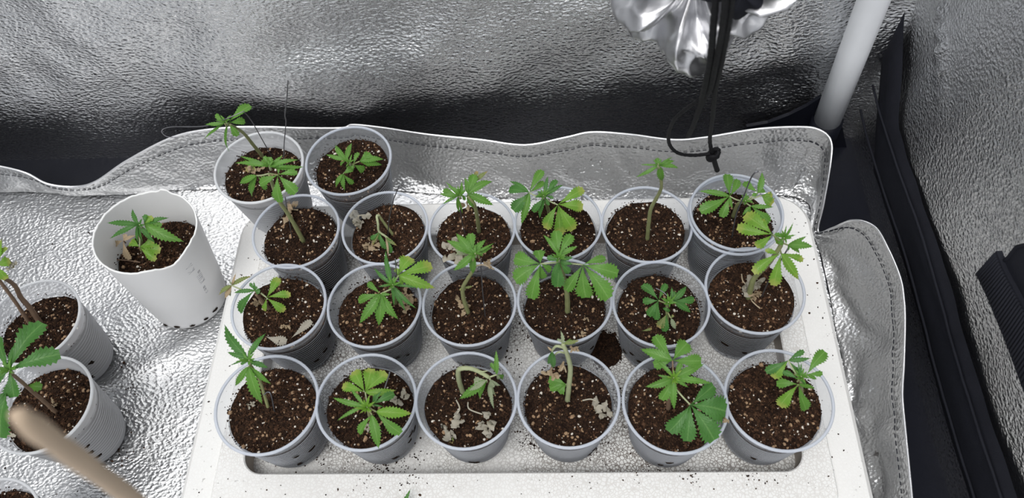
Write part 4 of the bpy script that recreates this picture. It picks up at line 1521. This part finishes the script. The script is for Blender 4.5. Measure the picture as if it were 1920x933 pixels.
# ------------------------------------------------------------------ black webbing and flap on the right wall
th = Thing('webbing_strap', 'black ribbed webbing strap hanging against the right wall, low at the edge', 'strap', atx(1880, 620, WX - .02))
Lp, Rp = [(1829, 513), (1846, 548), (1868, 600), (1890, 655), (1912, 715), (1940, 790), (1985, 900)], [(1868, 470), (1882, 505), (1905, 548), (1930, 596), (1955, 650), (1990, 720), (2040, 820)]
LL = spline([atx(u, v, WX - .022) for u, v in Lp], 6)
RR = spline([atx(u, v, WX - .016) for u, v in Rp], 6)
nl = len(LL)
off = Vector((.004, 0, 0))
V, Fc = [], []
for a, b in zip(LL, RR):
    V += [a, b, b + off, a + off]
for i in range(nl - 1):
    for k in range(4):
        k2 = (k + 1) % 4
        Fc.append((i * 4 + k, i * 4 + k2, (i + 1) * 4 + k2, (i + 1) * 4 + k))
Fc += [(0, 3, 2, 1), tuple((nl - 1) * 4 + k for k in range(4))]
th.part('webbing', V, Fc, M['black_cloth'], smooth=False)
for i in range(1, 46):
    s = i / 46 * (nl - 1)
    k = int(s)
    a = LL[k].lerp(LL[k + 1], s - k) - Vector((.0004, 0, 0))
    b = RR[k].lerp(RR[k + 1], s - k) - Vector((.0004, 0, 0))
    v, f = tube([a.lerp(b, .04), a.lerp(b, .5), a.lerp(b, .96)], .0010, 5)
    th.part('rib', v, f, M['black_cloth'])
th = Thing('fabric_flap', 'black mesh fabric flap on the right wall behind the webbing strap', 'flap', atx(1930, 560, WX - .012))
fp = [atx(u, v, WX - .008) for u, v in [(1884, 500), (1905, 482), (1921, 462), (1960, 452), (2020, 480), (2060, 700), (2010, 760), (1950, 640), (1906, 560)]]
v, f = slab(fp, (-1, 0, 0), .005)
th.part('flap', v, f, M['black_cloth'], smooth=False)
v, f = tube([p_ - Vector((.005, 0, 0)) for p_ in fp] + [fp[0] - Vector((.005, 0, 0))], .0014, 6)
th.part('bound_edge', v, f, M['black_cloth'])

# ------------------------------------------------------------------ stick close to the camera, stray leaf at the front
def at_depth(u, v, d):
    return CAM + ray(u, v) * d


tip = at_depth(62, 800, .160)
foot = atz(480, 1100, .004)
P = [at_depth(34, 768, .157), at_depth(44, 785, .158), tip.lerp(foot, .02), tip.lerp(foot, .08), tip.lerp(foot, .15)] + [tip.lerp(foot, k / 12) for k in range(3, 13)]
P = spline(P, 4)
th = Thing('stick', 'blurred pale beige wooden stick slanting in at the bottom left, closest to the camera', 'stick', foot)
R = [.0026 * min(1, .6 + i * .06) * (1 + .05 * math.sin(i * 1.3)) for i in range(len(P))]
v, f = tube(P, R, 14)
th.part('shaft', v, f, M['wood'])

lp = Thing('fallen_leaf', 'tip of a dark narrow leaf poking into the bottom edge over the foam', 'leaf', atz(757, 960, FZ2))
a, b = atz(748, 975, FZ2 + .002), atz(770, 915, FZ2 + .012)
me = leaflet_mesh(a, b, .0055, M['d'], False, .05, lp.inv, random.Random(3))
link('blade', me, lp.e)
v, f = tube([a - Vector((.002, .012, .001)), a], .0006, 6)
lp.part('stalk', v, f, M['stem'])
